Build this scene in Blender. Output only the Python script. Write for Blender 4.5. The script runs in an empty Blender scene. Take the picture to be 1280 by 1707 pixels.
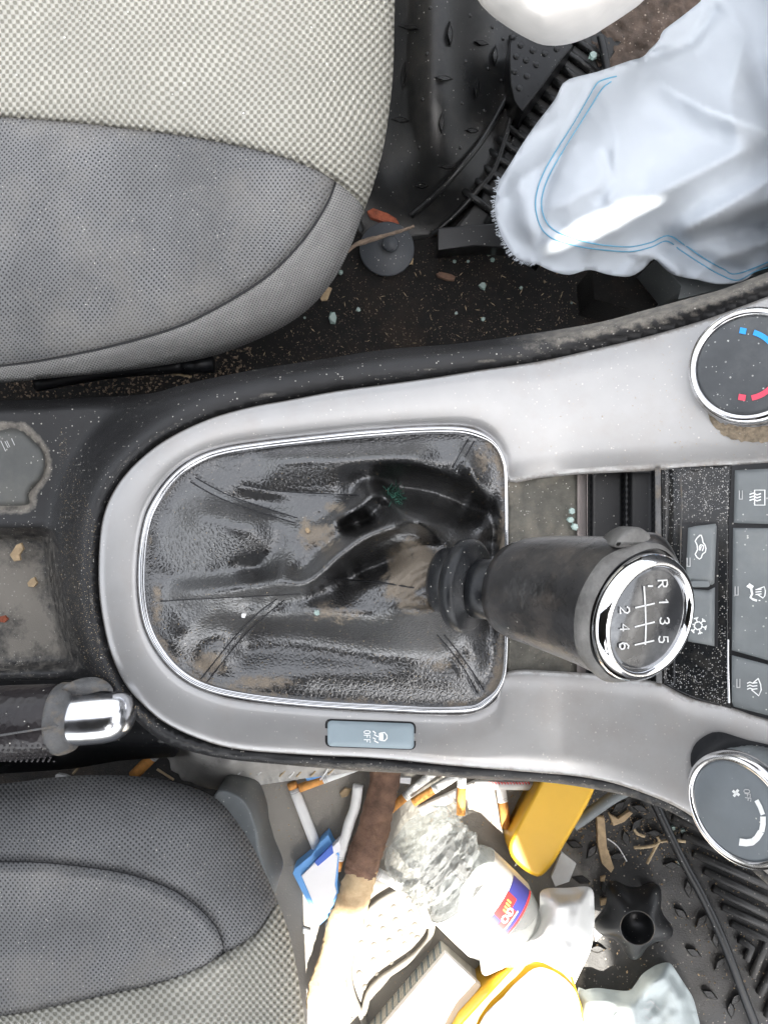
import bpy, bmesh, math, random
import numpy as np
from mathutils import Vector
from mathutils.geometry import delaunay_2d_cdt
random.seed(7); rng = np.random.default_rng(5)
SC = bpy.context.scene; COL = SC.collection
# ---------------------------------------------------------------- camera
H = 0.5; S = 0.00033                     # camera height over the console, metres per photo pixel at z=0
cam = bpy.data.objects.new('camera', bpy.data.cameras.new('camera')); COL.objects.link(cam)
cam.location = (0, 0, H); cam.rotation_euler = (0, 0, 0)
cam.data.sensor_fit = 'VERTICAL'; cam.data.sensor_height = 24
cam.data.lens = 12 * H / (853.5 * S); cam.data.clip_start = .01; cam.data.clip_end = 100
SC.camera = cam
# ---------------------------------------------------------------- world, sun, exposure
EL = math.radians(65); AZ = (0.28, -0.96)
SUN = Vector((AZ[0]*math.cos(EL), AZ[1]*math.cos(EL), math.sin(EL))).normalized()
w = bpy.data.worlds.new('World'); SC.world = w; w.use_nodes = True
nt = w.node_tree; bg = nt.nodes['Background']
sky = nt.nodes.new('ShaderNodeTexSky'); sky.sky_type = 'NISHITA'; sky.sun_disc = False
sky.sun_elevation = EL; sky.sun_rotation = math.atan2(AZ[0], AZ[1]); sky.dust_density = 4; sky.ozone_density = .6
hs = nt.nodes.new('ShaderNodeHueSaturation'); hs.inputs['Saturation'].default_value = .22
nt.links.new(sky.outputs[0], hs.inputs['Color']); nt.links.new(hs.outputs[0], bg.inputs[0]); bg.inputs[1].default_value = 0.15
sl = bpy.data.lights.new('sun', 'SUN'); sl.energy = 4.5; sl.angle = math.radians(.5); sl.color = (1, .95, .87)
so = bpy.data.objects.new('sun', sl); COL.objects.link(so); so.rotation_euler = SUN.to_track_quat('Z', 'Y').to_euler()
SC.view_settings.view_transform = 'Standard'; SC.view_settings.look = 'None'
SC.view_settings.exposure = 2.06; SC.view_settings.gamma = 1
# ---------------------------------------------------------------- helpers
def P(px, py, z):
    """world point at height z that the photo shows at pixel (px, py)"""
    k = S * (H - z) / H
    return Vector(((px - 640) * k, -(py - 853.5) * k, z))
def onplane(px, py, C, n):
    d = P(px, py, 0) - Vector((0, 0, H)); o = Vector((0, 0, H))
    return o + d * ((C - o).dot(n) / d.dot(n))
def spl(pts, n=None, closed=False, step=8):
    p = np.array(pts, float); m = len(p); out = []
    for i in range(m if closed else m - 1):
        if closed: a, b, c, d = p[(i-1) % m], p[i], p[(i+1) % m], p[(i+2) % m]
        else: a, b, c, d = p[max(i-1, 0)], p[i], p[i+1], p[min(i+2, m-1)]
        k = n or max(2, int(np.hypot(*(c[:2]-b[:2])) / step))
        for j in range(k):
            t = j / k
            out.append(.5*((2*b)+(c-a)*t+(2*a-5*b+4*c-d)*t*t+(3*b-a-3*c+d)*t**3))
    if not closed: out.append(p[-1])
    return np.array(out)
def pdist(X, Y, line, closed=False):
    line = np.array(line, float)[:, :2]; best = np.full(np.shape(X), 1e9)
    L = list(zip(line[:-1], line[1:]))
    if closed: L.append((line[-1], line[0]))
    for a, b in L:
        d = b - a; l2 = max(d @ d, 1e-9)
        t = np.clip(((X-a[0])*d[0] + (Y-a[1])*d[1]) / l2, 0, 1)
        best = np.minimum(best, np.hypot(X-a[0]-t*d[0], Y-a[1]-t*d[1]))
    return best
def inside(X, Y, poly):
    poly = np.array(poly, float); r = np.zeros(np.shape(X), bool); j = len(poly)-1
    for i in range(len(poly)):
        xi, yi = poly[i][:2]; xj, yj = poly[j][:2]
        if yi != yj: r ^= ((yi > Y) != (yj > Y)) & (X < (xj-xi)*(Y-yi)/(yj-yi)+xi)
        j = i
    return r
def sm(a, b, x):
    t = np.clip((x-a)/(b-a), 0, 1); return t*t*(3-2*t)
def offset(pts, d):
    """closed polygon moved inward by d pixels"""
    p = np.array(pts, float)[:, :2]; n = len(p)
    ar = sum(p[i][0]*p[(i+1) % n][1]-p[(i+1) % n][0]*p[i][1] for i in range(n))
    t = np.roll(p, -1, 0) - np.roll(p, 1, 0); t /= np.maximum(np.hypot(t[:, 0], t[:, 1])[:, None], 1e-6)
    nn = np.stack([-t[:, 1], t[:, 0]], 1) * (1 if ar > 0 else -1)
    return p + nn*d
def vnoise(X, Y, sc, seed=0):
    """smooth value noise in pixels"""
    X = np.asarray(X, float)/sc; Y = np.asarray(Y, float)/sc
    r = np.random.default_rng(seed).random((64, 64))*2-1
    xi = np.floor(X).astype(int); yi = np.floor(Y).astype(int); fx = X-xi; fy = Y-yi
    fx = fx*fx*(3-2*fx); fy = fy*fy*(3-2*fy); g = lambda a, b: r[a % 64, b % 64]
    return (g(xi, yi)*(1-fx)+g(xi+1, yi)*fx)*(1-fy)+(g(xi, yi+1)*(1-fx)+g(xi+1, yi+1)*fx)*fy
def bez(X, Y, line, wd, taper=0):
    g = np.exp(-(pdist(X, Y, spl(line, 6))/wd)**2)
    if taper:
        for q in (line[0], line[-1]): g = g*(.12+.88*sm(0, taper, np.hypot(X-q[0], Y-q[1])))
    return g
def thing(name, loc, label, cat, group=None, kind=None):
    o = bpy.data.objects.new(name, None); COL.objects.link(o); o.location = loc; o.empty_display_size = .01
    o['label'] = label; o['category'] = cat
    if group: o['group'] = group
    if kind: o['kind'] = kind
    return o
def tag(o, label, cat, group=None):
    o['label'] = label; o['category'] = cat
    if group: o['group'] = group
    return o
def wpos(o):
    v = Vector((0, 0, 0))
    while o: v += o.location; o = o.parent
    return v
def mesh(name, V, F, mat, parent=None, smooth=True, attr=None, uv=None, kind=None):
    V = np.array([tuple(v) for v in V], float)
    c = (V.min(0)+V.max(0))/2; c[2] = V[:, 2].min()
    me = bpy.data.meshes.new(name)
    me.from_pydata((V-c).tolist(), [], [tuple(int(i) for i in f) for f in F]); me.update()
    if smooth: me.polygons.foreach_set('use_smooth', [True]*len(me.polygons))
    if attr is not None:
        a = me.attributes.new('mask', 'FLOAT', 'POINT'); a.data.foreach_set('value', np.asarray(attr, float))
    if uv is not None:
        ul = me.uv_layers.new(name='uv'); li = np.zeros(len(me.loops), int); me.loops.foreach_get('vertex_index', li)
        ul.data.foreach_set('uv', np.asarray(uv, float)[li].ravel())
    o = bpy.data.objects.new(name, me); COL.objects.link(o)
    if mat: me.materials.append(mat)
    if parent is not None:
        o.parent = parent; o.location = Vector(c) - wpos(parent)
    else: o.location = Vector(c)
    if kind: o['kind'] = kind
    return o
def fix(o):
    bm = bmesh.new(); bm.from_mesh(o.data); bmesh.ops.recalc_face_normals(bm, faces=bm.faces)
    bm.to_mesh(o.data); bm.free(); return o
def sheet(name, outline, step, zf, mat, parent=None, skirt=0, attrf=None, sp=True, solid=0, jag=0, closed_spl=True, kind=None, holes=(), under=2):
    out = spl(outline, closed=True, step=max(step, 3)) if sp else np.array(outline, float)[:, :2]
    if jag: out = out + rng.normal(0, jag, out.shape)
    x0, y0 = out.min(0); x1, y1 = out.max(0)
    gx, gy = np.meshgrid(np.arange(x0+step*.5, x1, step), np.arange(y0+step*.5, y1, step))
    gx = gx.copy(); gx[::2] += step*.5; gx = gx.ravel(); gy = gy.ravel()
    k = inside(gx, gy, out); gx, gy = gx[k], gy[k]
    k = pdist(gx, gy, out, True) > step*.45; gx, gy = gx[k], gy[k]
    vs = [Vector(p) for p in out]; n = len(vs)
    vs += [Vector(p) for p in zip(gx, gy)]
    rv, re, rf, _, _, _ = delaunay_2d_cdt(vs, [(i, (i+1) % n) for i in range(n)], [list(range(n))], 1, 1e-5)
    a = np.array([tuple(v) for v in rv]); z = np.broadcast_to(zf(a[:, 0], a[:, 1]), a[:, 0].shape)
    V = [P(x, y, q) for (x, y), q in zip(a, z)]; F = []
    for f in rf:
        p, q, r = (a[i] for i in f[:3]); F.append(f if (q[0]-p[0])*(r[1]-p[1])-(q[1]-p[1])*(r[0]-p[0]) < 0 else f[::-1])
    uv = a*S; at = attrf(a[:, 0], a[:, 1]) if attrf else None
    if skirt:
        ed = {}
        for f in F:
            for i in range(len(f)):
                e = (f[i], f[(i+1) % len(f)]); k2 = tuple(sorted(e))
                if k2 in ed: ed[k2] = None
                else: ed[k2] = e
        B = [e for e in ed.values() if e]; idx = {}
        inn = offset(out, under); m0 = len(V)
        for e in B:
            for i in e:
                if i not in idx:
                    j = int(np.argmin(((out-a[i])**2).sum(1))); d = inn[j]-out[j]
                    idx[i] = len(V); V.append(P(a[i][0]+d[0], a[i][1]+d[1], z[i]-skirt))
                    uv = np.vstack([uv, a[i]*S+np.array([0, skirt])])
                    if at is not None: at = np.append(at, at[i])
        for e in B: F.append([e[1], e[0], idx[e[0]], idx[e[1]]])
    o = mesh(name, V, F, mat, parent, True, at, uv, kind)
    if solid:
        m = o.modifiers.new('thick', 'SOLIDIFY'); m.thickness = solid; m.offset = -1
    return o
def flat(z): return lambda X, Y: np.full(np.shape(X), z, float)
def strip(name, A, B, prof, mat, parent=None, zf=None, closed=False, n=10, sp=True, attr=None):
    """band between two pixel paths with matching control points; prof = [(t, dz)...]"""
    a = spl(A, n, closed) if sp else np.array(A, float); b = spl(B, n, closed) if sp else np.array(B, float)
    V = []; m = len(prof)
    for p, q in zip(a, b):
        for t, dz in prof:
            x, y = (p + (q-p)*t)[:2]; V.append(P(x, y, (float(zf(x, y)) if zf else 0)+dz))
    F = []; L = len(a)
    for i in range(L if closed else L-1):
        j = (i+1) % L
        for k in range(m-1): F.append((i*m+k, j*m+k, j*m+k+1, i*m+k+1))
    o = mesh(name, V, F, mat, parent, attr=attr*L if attr else None); fix(o)
    me = o.data
    s = sum(pl.normal.z*pl.area for pl in me.polygons)
    if s < 0: me.flip_normals()
    return o
def rings(name, R, mat, parent=None, seg=48, caps=(True, True), rad=None, smooth=True):
    """loft of circles: R = [(centre, normal, radius)], rad(theta, i) scales radius"""
    V = []; F = []; up0 = Vector((0.02, 1, 0.01)).normalized()
    for i, (c, n, r) in enumerate(R):
        n = Vector(n).normalized(); u = up0.cross(n)
        if u.length < .05: u = Vector((1, 0, 0)).cross(n)
        u.normalize(); v = n.cross(u)
        for k in range(seg):
            th = 2*math.pi*k/seg; rr = r*(rad(th, i) if rad else 1)
            V.append(Vector(c)+u*rr*math.cos(th)+v*rr*math.sin(th))
    for i in range(len(R)-1):
        for k in range(seg):
            l = (k+1) % seg; F.append((i*seg+k, i*seg+l, (i+1)*seg+l, (i+1)*seg+k))
    if caps[0]: F.append(tuple(range(seg))[::-1])
    if caps[1]: F.append(tuple((len(R)-1)*seg+k for k in range(seg)))
    o = mesh(name, V, F, mat, parent, smooth)
    fix(o); return o
def tube(name, pts, r, mat, parent=None, seg=8, sq=1, n=6, wob=0, kind=None, smooth=True):
    """tube through 3-d points; r number or list; sq flattens in z"""
    rs = r if isinstance(r, (list, tuple)) else [r]*len(pts)
    p = np.array([(*q, rr) for q, rr in zip(pts, rs)], float); p = spl(p, n) if n > 1 and len(p) > 1 else p
    V = []; F = []; L = len(p)
    for i in range(L):
        t = Vector(p[min(i+1, L-1)][:3]-p[max(i-1, 0)][:3]); t.normalize()
        u = Vector((0, 0, 1)).cross(t)
        if u.length < .05: u = Vector((1, 0, 0))
        u.normalize(); v = t.cross(u)
        for k in range(seg):
            th = 2*math.pi*k/seg; rr = p[i][3]*(1+wob*random.uniform(-1, 1))
            V.append(Vector(p[i][:3])+u*rr*math.cos(th)+v*rr*math.sin(th)*sq)
    for i in range(L-1):
        for k in range(seg):
            l = (k+1) % seg; F.append((i*seg+k, i*seg+l, (i+1)*seg+l, (i+1)*seg+k))
    F.append(tuple(range(seg))[::-1]); F.append(tuple((L-1)*seg+k for k in range(seg)))
    return fix(mesh(name, V, F, mat, parent, smooth, kind=kind))
def prism(name, top, ztop, zbot, mat, parent=None, bev=2, sp=False, smooth=True, zf=None, step=None):
    """slab whose top outline shows at the given pixels; straight vertical sides"""
    t = spl(top, closed=True, step=step or 5) if sp else np.array(top, float)[:, :2]
    n = len(t); inn = offset(t, bev); V = []; zz = zf or (lambda x, y: ztop)
    for x, y in inn: V.append(P(x, y, float(zz(x, y))))
    mid = offset(t, bev*.3)
    for x, y in mid: V.append(P(x, y, float(zz(x, y))-bev*S*.3))
    for x, y in t: V.append(P(x, y, float(zz(x, y))-bev*S))
    for x, y in t:
        q = P(x, y, float(zz(x, y))); V.append(Vector((q.x, q.y, zbot)))
    F = [tuple(range(n))]
    for a in range(3):
        for i in range(n):
            j = (i+1) % n; F.append((a*n+i, a*n+j, (a+1)*n+j, (a+1)*n+i))
    F.append(tuple(3*n+i for i in range(n))[::-1])
    o = mesh(name, V, F, mat, parent, False); fix(o)
    if smooth:
        me = o.data
        for pl in me.polygons: pl.use_smooth = len(pl.vertices) == 4
        m = o.modifiers.new('wn', 'WEIGHTED_NORMAL')
    return o
def ink(name, lines, wd, C, n, mat, parent, lift=.0004):
    """printed strokes on a plane through C with normal n, traced in photo pixels"""
    n = Vector(n).normalized(); V = []; F = []
    if callable(C): q = lambda x, y: P(x, y, float(C(x, y))+lift)
    else: q = lambda x, y: onplane(x, y, C + n*lift, n)
    for ln in lines:
        p = np.array(ln, float)[:, :2]
        closed = len(p) > 2 and np.allclose(p[0], p[-1])
        m = len(p); b = len(V)
        for i in range(m):
            if closed and i in (0, m-1): d = p[1]-p[-2]
            else: d = p[min(i+1, m-1)]-p[max(i-1, 0)]
            d = d/max(np.hypot(*d), 1e-6); e = np.array([-d[1], d[0]])*wd/2
            x = p[i].copy()
            if not closed:
                if i == 0: x = x-d*wd*.3
                if i == m-1: x = x+d*wd*.3
            V.append(q(*(x+e))); V.append(q(*(x-e)))
        for i in range(m-1): F.append((b+2*i, b+2*i+1, b+2*i+3, b+2*i+2))
    o = mesh(name, V, F, mat, parent, False)
    return o
GL = {'R': [[(0,0),(0,1),(.65,1),(.95,.88),(.95,.62),(.65,.5),(0,.5)], [(.45,.5),(1,0)]],
 '1': [[(.2,.75),(.6,1),(.6,0)]], '2': [[(.05,.78),(.25,.98),(.7,1),(.95,.8),(.85,.5),(.05,0),(1,0)]],
 '3': [[(.05,.85),(.35,1),(.8,.97),(.92,.78),(.75,.56),(.4,.53),(.75,.5),(.97,.28),(.8,.04),(.35,0),(.02,.15)]],
 '4': [[(.75,0),(.75,1),(0,.3),(1,.3)]],
 '5': [[(.9,1),(.15,1),(.1,.55),(.6,.6),(.95,.4),(.85,.08),(.4,0),(.02,.12)]],
 '6': [[(.85,.9),(.5,1),(.12,.75),(.03,.35),(.2,.03),(.65,0),(.95,.2),(.9,.45),(.6,.58),(.15,.48)]],
 'O': [[(.3,0),(0,.25),(0,.75),(.3,1),(.7,1),(1,.75),(1,.25),(.7,0),(.3,0)]],
 'F': [[(0,0),(0,1),(.95,1)], [(0,.52),(.75,.52)]],
 'G': [[(1,.8),(.7,1),(.3,1),(0,.7),(0,.3),(.3,0),(.8,0),(1,.25),(1,.5),(.6,.5)]]}
def glyph(ch, cx, cy, gw, gh, rot=0):
    """strokes with glyph-up towards image right (text turned clockwise), centre at cx, cy"""
    c, s = math.cos(rot), math.sin(rot); out = []
    for ln in GL[ch]:
        r = []
        for x, y in ln:
            u = (y-.5)*gh; v = (x-.5)*gw; r.append((cx+u*c-v*s, cy+u*s+v*c))
        out.append(r)
    return out
def arc(cx, cy, r, a0, a1, n=10, ry=None):
    return [(cx+r*math.cos(math.radians(a0+(a1-a0)*i/n)), cy+(ry or r)*math.sin(math.radians(a0+(a1-a0)*i/n))) for i in range(n+1)]
# ---------------------------------------------------------------- materials
def M(name, col, rough=.5, metal=0, var=.12, vs=40, bump=0, bs=500, bk='noise', speck=0, ss=450, spc=(.55, .53, .48),
      acol=None, arough=.85, an=.5, coat=0, spec=.5, trans=0, ior=1.45, weave=None, sss=0, cior=1.5, crf=1, dirt=0, dcol=(.16, .12, .08), ds=25, rv=.1, stretch=None):
    m = bpy.data.materials.new(name); m.use_nodes = True; t = m.node_tree; N = t.nodes; Lk = t.links.new
    b = N['Principled BSDF']; tc = N.new('ShaderNodeTexCoord'); geo = tc.outputs['Object']
    if stretch:
        mp = N.new('ShaderNodeMapping'); mp.inputs['Scale'].default_value = stretch; mp.inputs['Rotation'].default_value = (0, 0, math.radians(stretch[3]) if len(stretch) > 3 else 0) if False else (0, 0, 0)
        Lk(geo, mp.inputs[0]); geo = mp.outputs[0]
    def noise(sc, det=3, ro=.6):
        n = N.new('ShaderNodeTexNoise'); n.inputs['Scale'].default_value = sc; n.inputs['Detail'].default_value = det
        n.inputs['Roughness'].default_value = ro; Lk(geo, n.inputs['Vector']); return n.outputs[0]
    def rng_(v, a, b2, c, d):
        r = N.new('ShaderNodeMapRange'); Lk(v, r.inputs[0])
        for i, q in enumerate((a, b2, c, d)): r.inputs[i+1].default_value = q
        return r.outputs[0]
    def mth(op, a, b2=None):
        r = N.new('ShaderNodeMath'); r.operation = op
        for i, q in enumerate((a, b2)):
            if q is None: continue
            if isinstance(q, (int, float)): r.inputs[i].default_value = q
            else: Lk(q, r.inputs[i])
        return r.outputs[0]
    def mix(f, a, b2):
        r = N.new('ShaderNodeMix'); r.data_type = 'RGBA'; Lk(f, r.inputs[0])
        for i, q in ((6, a), (7, b2)):
            if isinstance(q, tuple): r.inputs[i].default_value = (*q[:3], 1)
            else: Lk(q, r.inputs[i])
        return r.outputs[2]
    n1 = noise(vs, 5)
    c0 = mix(rng_(n1, .3, .7, 0, 1), tuple(x*(1-var) for x in col), tuple(min(1, x*(1+var)) for x in col))
    rg = rng_(n1, .3, .7, rough*(1-rv), min(1, rough*(1+rv))); hs = []
    if weave:
        kind, wx, wy, gap, rot = weave
        u = N.new('ShaderNodeUVMap'); u.uv_map = 'uv'; mp = N.new('ShaderNodeMapping')
        mp.inputs['Rotation'].default_value = (0, 0, rot); Lk(u.outputs[0], mp.inputs[0])
        nz = N.new('ShaderNodeTexNoise'); nz.inputs['Scale'].default_value = 14; nz.inputs['Detail'].default_value = 1; Lk(u.outputs[0], nz.inputs['Vector'])
        va = N.new('ShaderNodeVectorMath'); va.operation = 'MULTIPLY_ADD'; Lk(nz.outputs[1], va.inputs[0]); va.inputs[1].default_value = (.014, .014, 0); Lk(mp.outputs[0], va.inputs[2])
        sp = N.new('ShaderNodeSeparateXYZ'); Lk(va.outputs[0], sp.inputs[0])
        cx = mth('COSINE', mth('MULTIPLY', sp.outputs[0], 2*math.pi/(wx*S))); cy = mth('COSINE', mth('MULTIPLY', sp.outputs[1], 2*math.pi/(wy*S)))
        h = mth('MULTIPLY', cx, cy)
        if kind == 'hex': f = rng_(h, -.45, .35, 1, 0)
        else: f = rng_(h, .1, .75, 0, 1); h = mth('MULTIPLY', h, -1)
        c0 = mix(f, c0, gap); hs.append((h, .9 if kind == 'hex' else .5, .0012 if kind == 'hex' else .0006))
    if dirt:
        f = mth('MULTIPLY', rng_(noise(ds, 6, .7), .48, .68, 0, 1), dirt); c0 = mix(f, c0, dcol)
    if acol:
        a = N.new('ShaderNodeAttribute'); a.attribute_name = 'mask'
        f0 = a.outputs['Fac']; gate = rng_(f0, .02, .35, 0, 1); f = rng_(mth('ADD', f0, mth('MULTIPLY', gate, mth('MULTIPLY', mth('SUBTRACT', noise(160, 8, .75), .5), an*2))), .35, .75, 0, 1)
        c0 = mix(f, c0, acol); q = N.new('ShaderNodeMix'); Lk(f, q.inputs[0]); Lk(rg, q.inputs[2]); q.inputs[3].default_value = arough; rg = q.outputs[0]; cw = mth('MULTIPLY', mth('SUBTRACT', 1.0, f), coat)
        if coat: Lk(cw, b.inputs['Coat Weight'])
    if speck:
        v = N.new('ShaderNodeTexVoronoi'); v.inputs['Scale'].default_value = ss*1.7; Lk(geo, v.inputs['Vector'])
        s2 = N.new('ShaderNodeSeparateColor'); Lk(v.outputs['Color'], s2.inputs[0])
        r = mth('MULTIPLY', rng_(noise(22, 3), .35, .7, .3, 1.6), speck)
        f = mth('MULTIPLY', mth('LESS_THAN', v.outputs['Distance'], mth('MULTIPLY', s2.outputs[1], .42)), mth('LESS_THAN', s2.outputs[0], r))
        f = mth('MULTIPLY', f, rng_(s2.outputs[2], 0, 1, .25, .95)); c0 = mix(f, c0, spc)
    Lk(c0, b.inputs['Base Color']); Lk(rg, b.inputs['Roughness'])
    if bump:
        if bk == 'noise': hs.append((noise(bs, 5, .65), bump, .001))
        else:
            v = N.new('ShaderNodeTexVoronoi'); v.feature = 'DISTANCE_TO_EDGE' if bk == 'leather' else 'F1'; v.inputs['Scale'].default_value = bs
            if bk == 'leather':
                wv = N.new('ShaderNodeVectorMath'); wv.operation = 'MULTIPLY_ADD'; nn = N.new('ShaderNodeTexNoise'); nn.inputs['Scale'].default_value = bs*.7; Lk(geo, nn.inputs['Vector'])
                Lk(nn.outputs[1], wv.inputs[0]); k = .9/bs; wv.inputs[1].default_value = (k, k, k); Lk(geo, wv.inputs[2]); Lk(wv.outputs[0], v.inputs['Vector'])
                hs.append((rng_(v.outputs['Distance'], 0, .28, 0, 1), bump, .0006)); hs.append((noise(bs*.22, 2), bump*.35, .001))
            else: Lk(geo, v.inputs['Vector']); hs.append((v.outputs['Distance'], bump, .001))
    prev = None
    for h, st, ds_ in hs:
        bp = N.new('ShaderNodeBump'); bp.inputs['Strength'].default_value = min(1, st); bp.inputs['Distance'].default_value = ds_*max(1, st); Lk(h, bp.inputs['Height'])
        if prev: Lk(prev, bp.inputs['Normal'])
        prev = bp.outputs[0]
    if prev: Lk(prev, b.inputs['Normal']); Lk(prev, b.inputs['Coat Normal'])
    b.inputs['Coat IOR'].default_value = cior
    b.inputs['Metallic'].default_value = metal; b.inputs['Specular IOR Level'].default_value = spec
    b.inputs['Coat Weight'].default_value = coat; b.inputs['Coat Roughness'].default_value = max(.05, rough*crf)
    b.inputs['Transmission Weight'].default_value = trans; b.inputs['IOR'].default_value = ior
    return m
TAN = (.42, .34, .24)
m_cream = M('cream_weave', (.50, .487, .43), .8, weave=('hex', 13, 15, (.24, .23, .19), .05), var=.12, vs=12, speck=.02, ss=300, spc=(.9, .9, .85), bump=.2, bs=2500)
m_mesh = M('grey_mesh', (.175, .176, .178), .9, weave=('dot', 8.2, 9.5, (.03, .03, .032), .1), var=.28, vs=14, speck=.06, ss=750, spc=(.6, .58, .52), dirt=.5, dcol=(.24, .225, .2), ds=10, bump=.2, bs=2500)
m_mesh2 = M('grey_fine_knit', (.29, .285, .275), .92, weave=('dot', 5.5, 6, (.09, .09, .09), .3), var=.22, vs=25, speck=.05, ss=500, bump=.3, bs=2500)
m_silver = M('satin_silver_plastic', (.385, .38, .375), .3, .5, acol=(.20, .175, .15), an=.6, var=.10, vs=16, bump=.05, bs=1600, speck=.12, ss=500, spc=(.6, .58, .54), dirt=.4, dcol=(.33, .295, .265), ds=18)
m_rim = M('black_grained_plastic', (.016, .016, .017), .4, var=.3, vs=30, bump=.35, bs=1700, speck=.16, ss=480, spc=(.45, .43, .39), acol=(.24, .22, .19), an=.55)
m_disc = M('slate_plastic', (.045, .05, .058), .5, var=.15, bump=.2, speck=.1)
m_black = M('black_plastic', (.014, .0145, .016), .33, var=.25, bump=.12, bs=1500, speck=.05, ss=500)
m_gloss = M('gloss_black_bezel', (.012, .013, .014), .12, var=.3, speck=.5, ss=620, spc=(.5, .48, .45), dirt=.12, dcol=(.2, .18, .15), ds=60)
m_btn = M('grey_button_plastic', (.17, .185, .19), .5, var=.12, vs=50, bump=.1, bs=1800, speck=.1, ss=500, spc=(.6, .6, .56), dirt=.15, dcol=(.3, .29, .26), ds=40)
m_btnb = M('blue_grey_button', (.27, .33, .36), .45, var=.06, bump=.05)
m_chrome = M('chrome', (.82, .83, .85), .07, 1, var=.04, vs=60, rv=.5, bump=.05, bs=120, speck=.06, ss=500, spc=(.4, .37, .3))
m_satin = M('satin_chrome', (.74, .75, .78), .2, 1, var=.1, vs=60, rv=.3, bump=.03, bs=100)
m_chromed = M('grimy_chrome', (.75, .75, .76), .14, 1, var=.1, vs=90, rv=.5, bump=.06, bs=200, dirt=.45, dcol=(.25, .19, .13), ds=70, speck=.05)
m_leather = M('black_boot_leather', (.007, .0066, .0066), .31, var=.3, vs=60, bump=.27, bs=430, bk='leather', acol=(.21, .175, .135), an=1.1, arough=.6, coat=1, cior=1.95, speck=.06, ss=650, spc=(.4, .37, .32), spec=.6)
m_seam = M('seam_thread', (.02, .02, .022), .6, bump=.3, bs=2500)
m_knobb = M('worn_knob_leather', (.022, .021, .021), .3, var=.6, vs=45, bump=.3, bs=200, dirt=.6, dcol=(.11, .09, .075), ds=38, coat=.6, cior=1.8, rv=.35, speck=.02)
m_rub = M('rubber_collar', (.013, .014, .016), .3, var=.2, bump=.2, bs=1200, speck=.07, ss=520, dirt=.12, dcol=(.08, .08, .08), ds=60)
m_cap = M('smoky_knob_cap', (.06, .062, .066), .06, .4, var=.5, vs=30, rv=.5, coat=1, dirt=.75, dcol=(.30, .30, .30), ds=26)  # pale grey blotches give the cap a hazy look
m_ink = M('white_print', (.85, .86, .85), .5, var=.03)
m_inkc = M('faint_white_print', (.66, .66, .65), .5, var=.12, vs=200)  # white print greyed to read fainter on the cap
m_inkg = M('grey_print', (.5, .5, .5), .5, var=.05)
m_blue = M('blue_print', (.03, .33, .80), .5, var=.03); m_red = M('red_print', (.75, .07, .12), .5, var=.03)
m_dial = M('dial_face', (.065, .07, .075), .38, var=.2, bump=.1, speck=.22, ss=430, spc=(.5, .5, .48), dirt=.2, dcol=(.2, .2, .19), ds=30)
m_dialb = M('clean_dial_face', (.16, .18, .195), .4, var=.1, bump=.05, speck=.03)
m_dust = M('dusty_olive_tray', (.105, .10, .085), .85, var=.35, vs=90, bump=.7, bs=300, speck=.15, ss=600, dirt=.5, dcol=(.24, .21, .165), ds=50)
m_grime = M('caked_grime', (.27, .22, .16), .95, var=.4, vs=300, bump=1.2, bs=500, speck=.1)
m_mat = M('black_rubber_mat', (.014, .0145, .015), .3, var=.35, vs=25, bump=.25, bs=1200, speck=.07, ss=380, spc=(.3, .29, .27), dirt=.25, dcol=(.07, .06, .05), ds=25)
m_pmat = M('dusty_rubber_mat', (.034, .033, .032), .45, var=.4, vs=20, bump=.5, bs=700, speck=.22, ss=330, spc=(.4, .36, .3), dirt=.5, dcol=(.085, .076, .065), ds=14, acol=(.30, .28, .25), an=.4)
m_dmat = M('dust_covered_rubber', (.28, .265, .235), .7, var=.2, vs=60, bump=.3)
m_tread = M('rubber_tread', (.045, .045, .045), .5, var=.3, bump=.8, bs=900, speck=.1)
m_carpet = M('black_floor_carpet', (.010, .009, .0085), 1, var=.5, vs=120, bump=1.6, bs=700, speck=.2, ss=600, spc=(.16, .12, .09), dirt=.6, dcol=(.045, .03, .02), ds=11)
m_fab = M('white_airbag_cloth', (.47, .51, .56), .85, spec=.2, var=.05, vs=8, bump=.25, bs=2200, rv=.05)
m_thread = M('blue_thread', (.12, .34, .50), .7)
m_white = M('white_cloth', (.80, .77, .73), .8, var=.05, bump=.15, bs=250)
m_paper = M('white_paper', (.78, .78, .76), .7, var=.04, bump=.3, bs=90)
m_pbag = M('grey_white_plastic_bag', (.45, .50, .50), .45, var=.1, vs=40, bump=.35, bs=120)
m_yel = M('yellow_plastic', (.80, .46, .03), .4, var=.05, vs=30, bump=.05)
m_bark = M('brown_bark', (.17, .10, .07), .9, var=.4, vs=90, bump=1.3, bs=230, dirt=.5, dcol=(.32, .19, .12), ds=70)
m_wood = M('sun_toned_bare_wood', (.58, .44, .27), .75, var=.2, vs=40, bump=.8, bs=160, dirt=.55, dcol=(.33, .17, .07), ds=45)  # bare wood toned pale for the sunlit half of the stick
m_chip = M('wood_chip', (.45, .33, .2), .85, var=.25, vs=200, bump=.6)
m_soil = M('soil_crumbs', (.19, .14, .10), .95, var=.6, vs=300)
m_straw = M('dry_straw', (.48, .37, .23), .8, var=.3, vs=200)
m_twig = M('grey_twig', (.22, .165, .125), .9, var=.4, vs=200, bump=1, bs=500)
m_brick = M('red_bark', (.30, .085, .045), .9, var=.4, vs=150, bump=1.2, bs=350)
m_filter = M('orange_filter', (.72, .33, .09), .8, var=.15, vs=400, bump=.2)
m_cig = M('cigarette_paper', (.80, .80, .79), .75, var=.04, vs=150, bump=.15, bs=300)
m_cardw = M('white_card', (.84, .83, .84), .6, var=.03); m_cardb = M('light_blue_card', (.16, .40, .80), .5, var=.08)
m_cardd = M('deep_blue_card', (.07, .15, .55), .5, var=.05)
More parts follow.
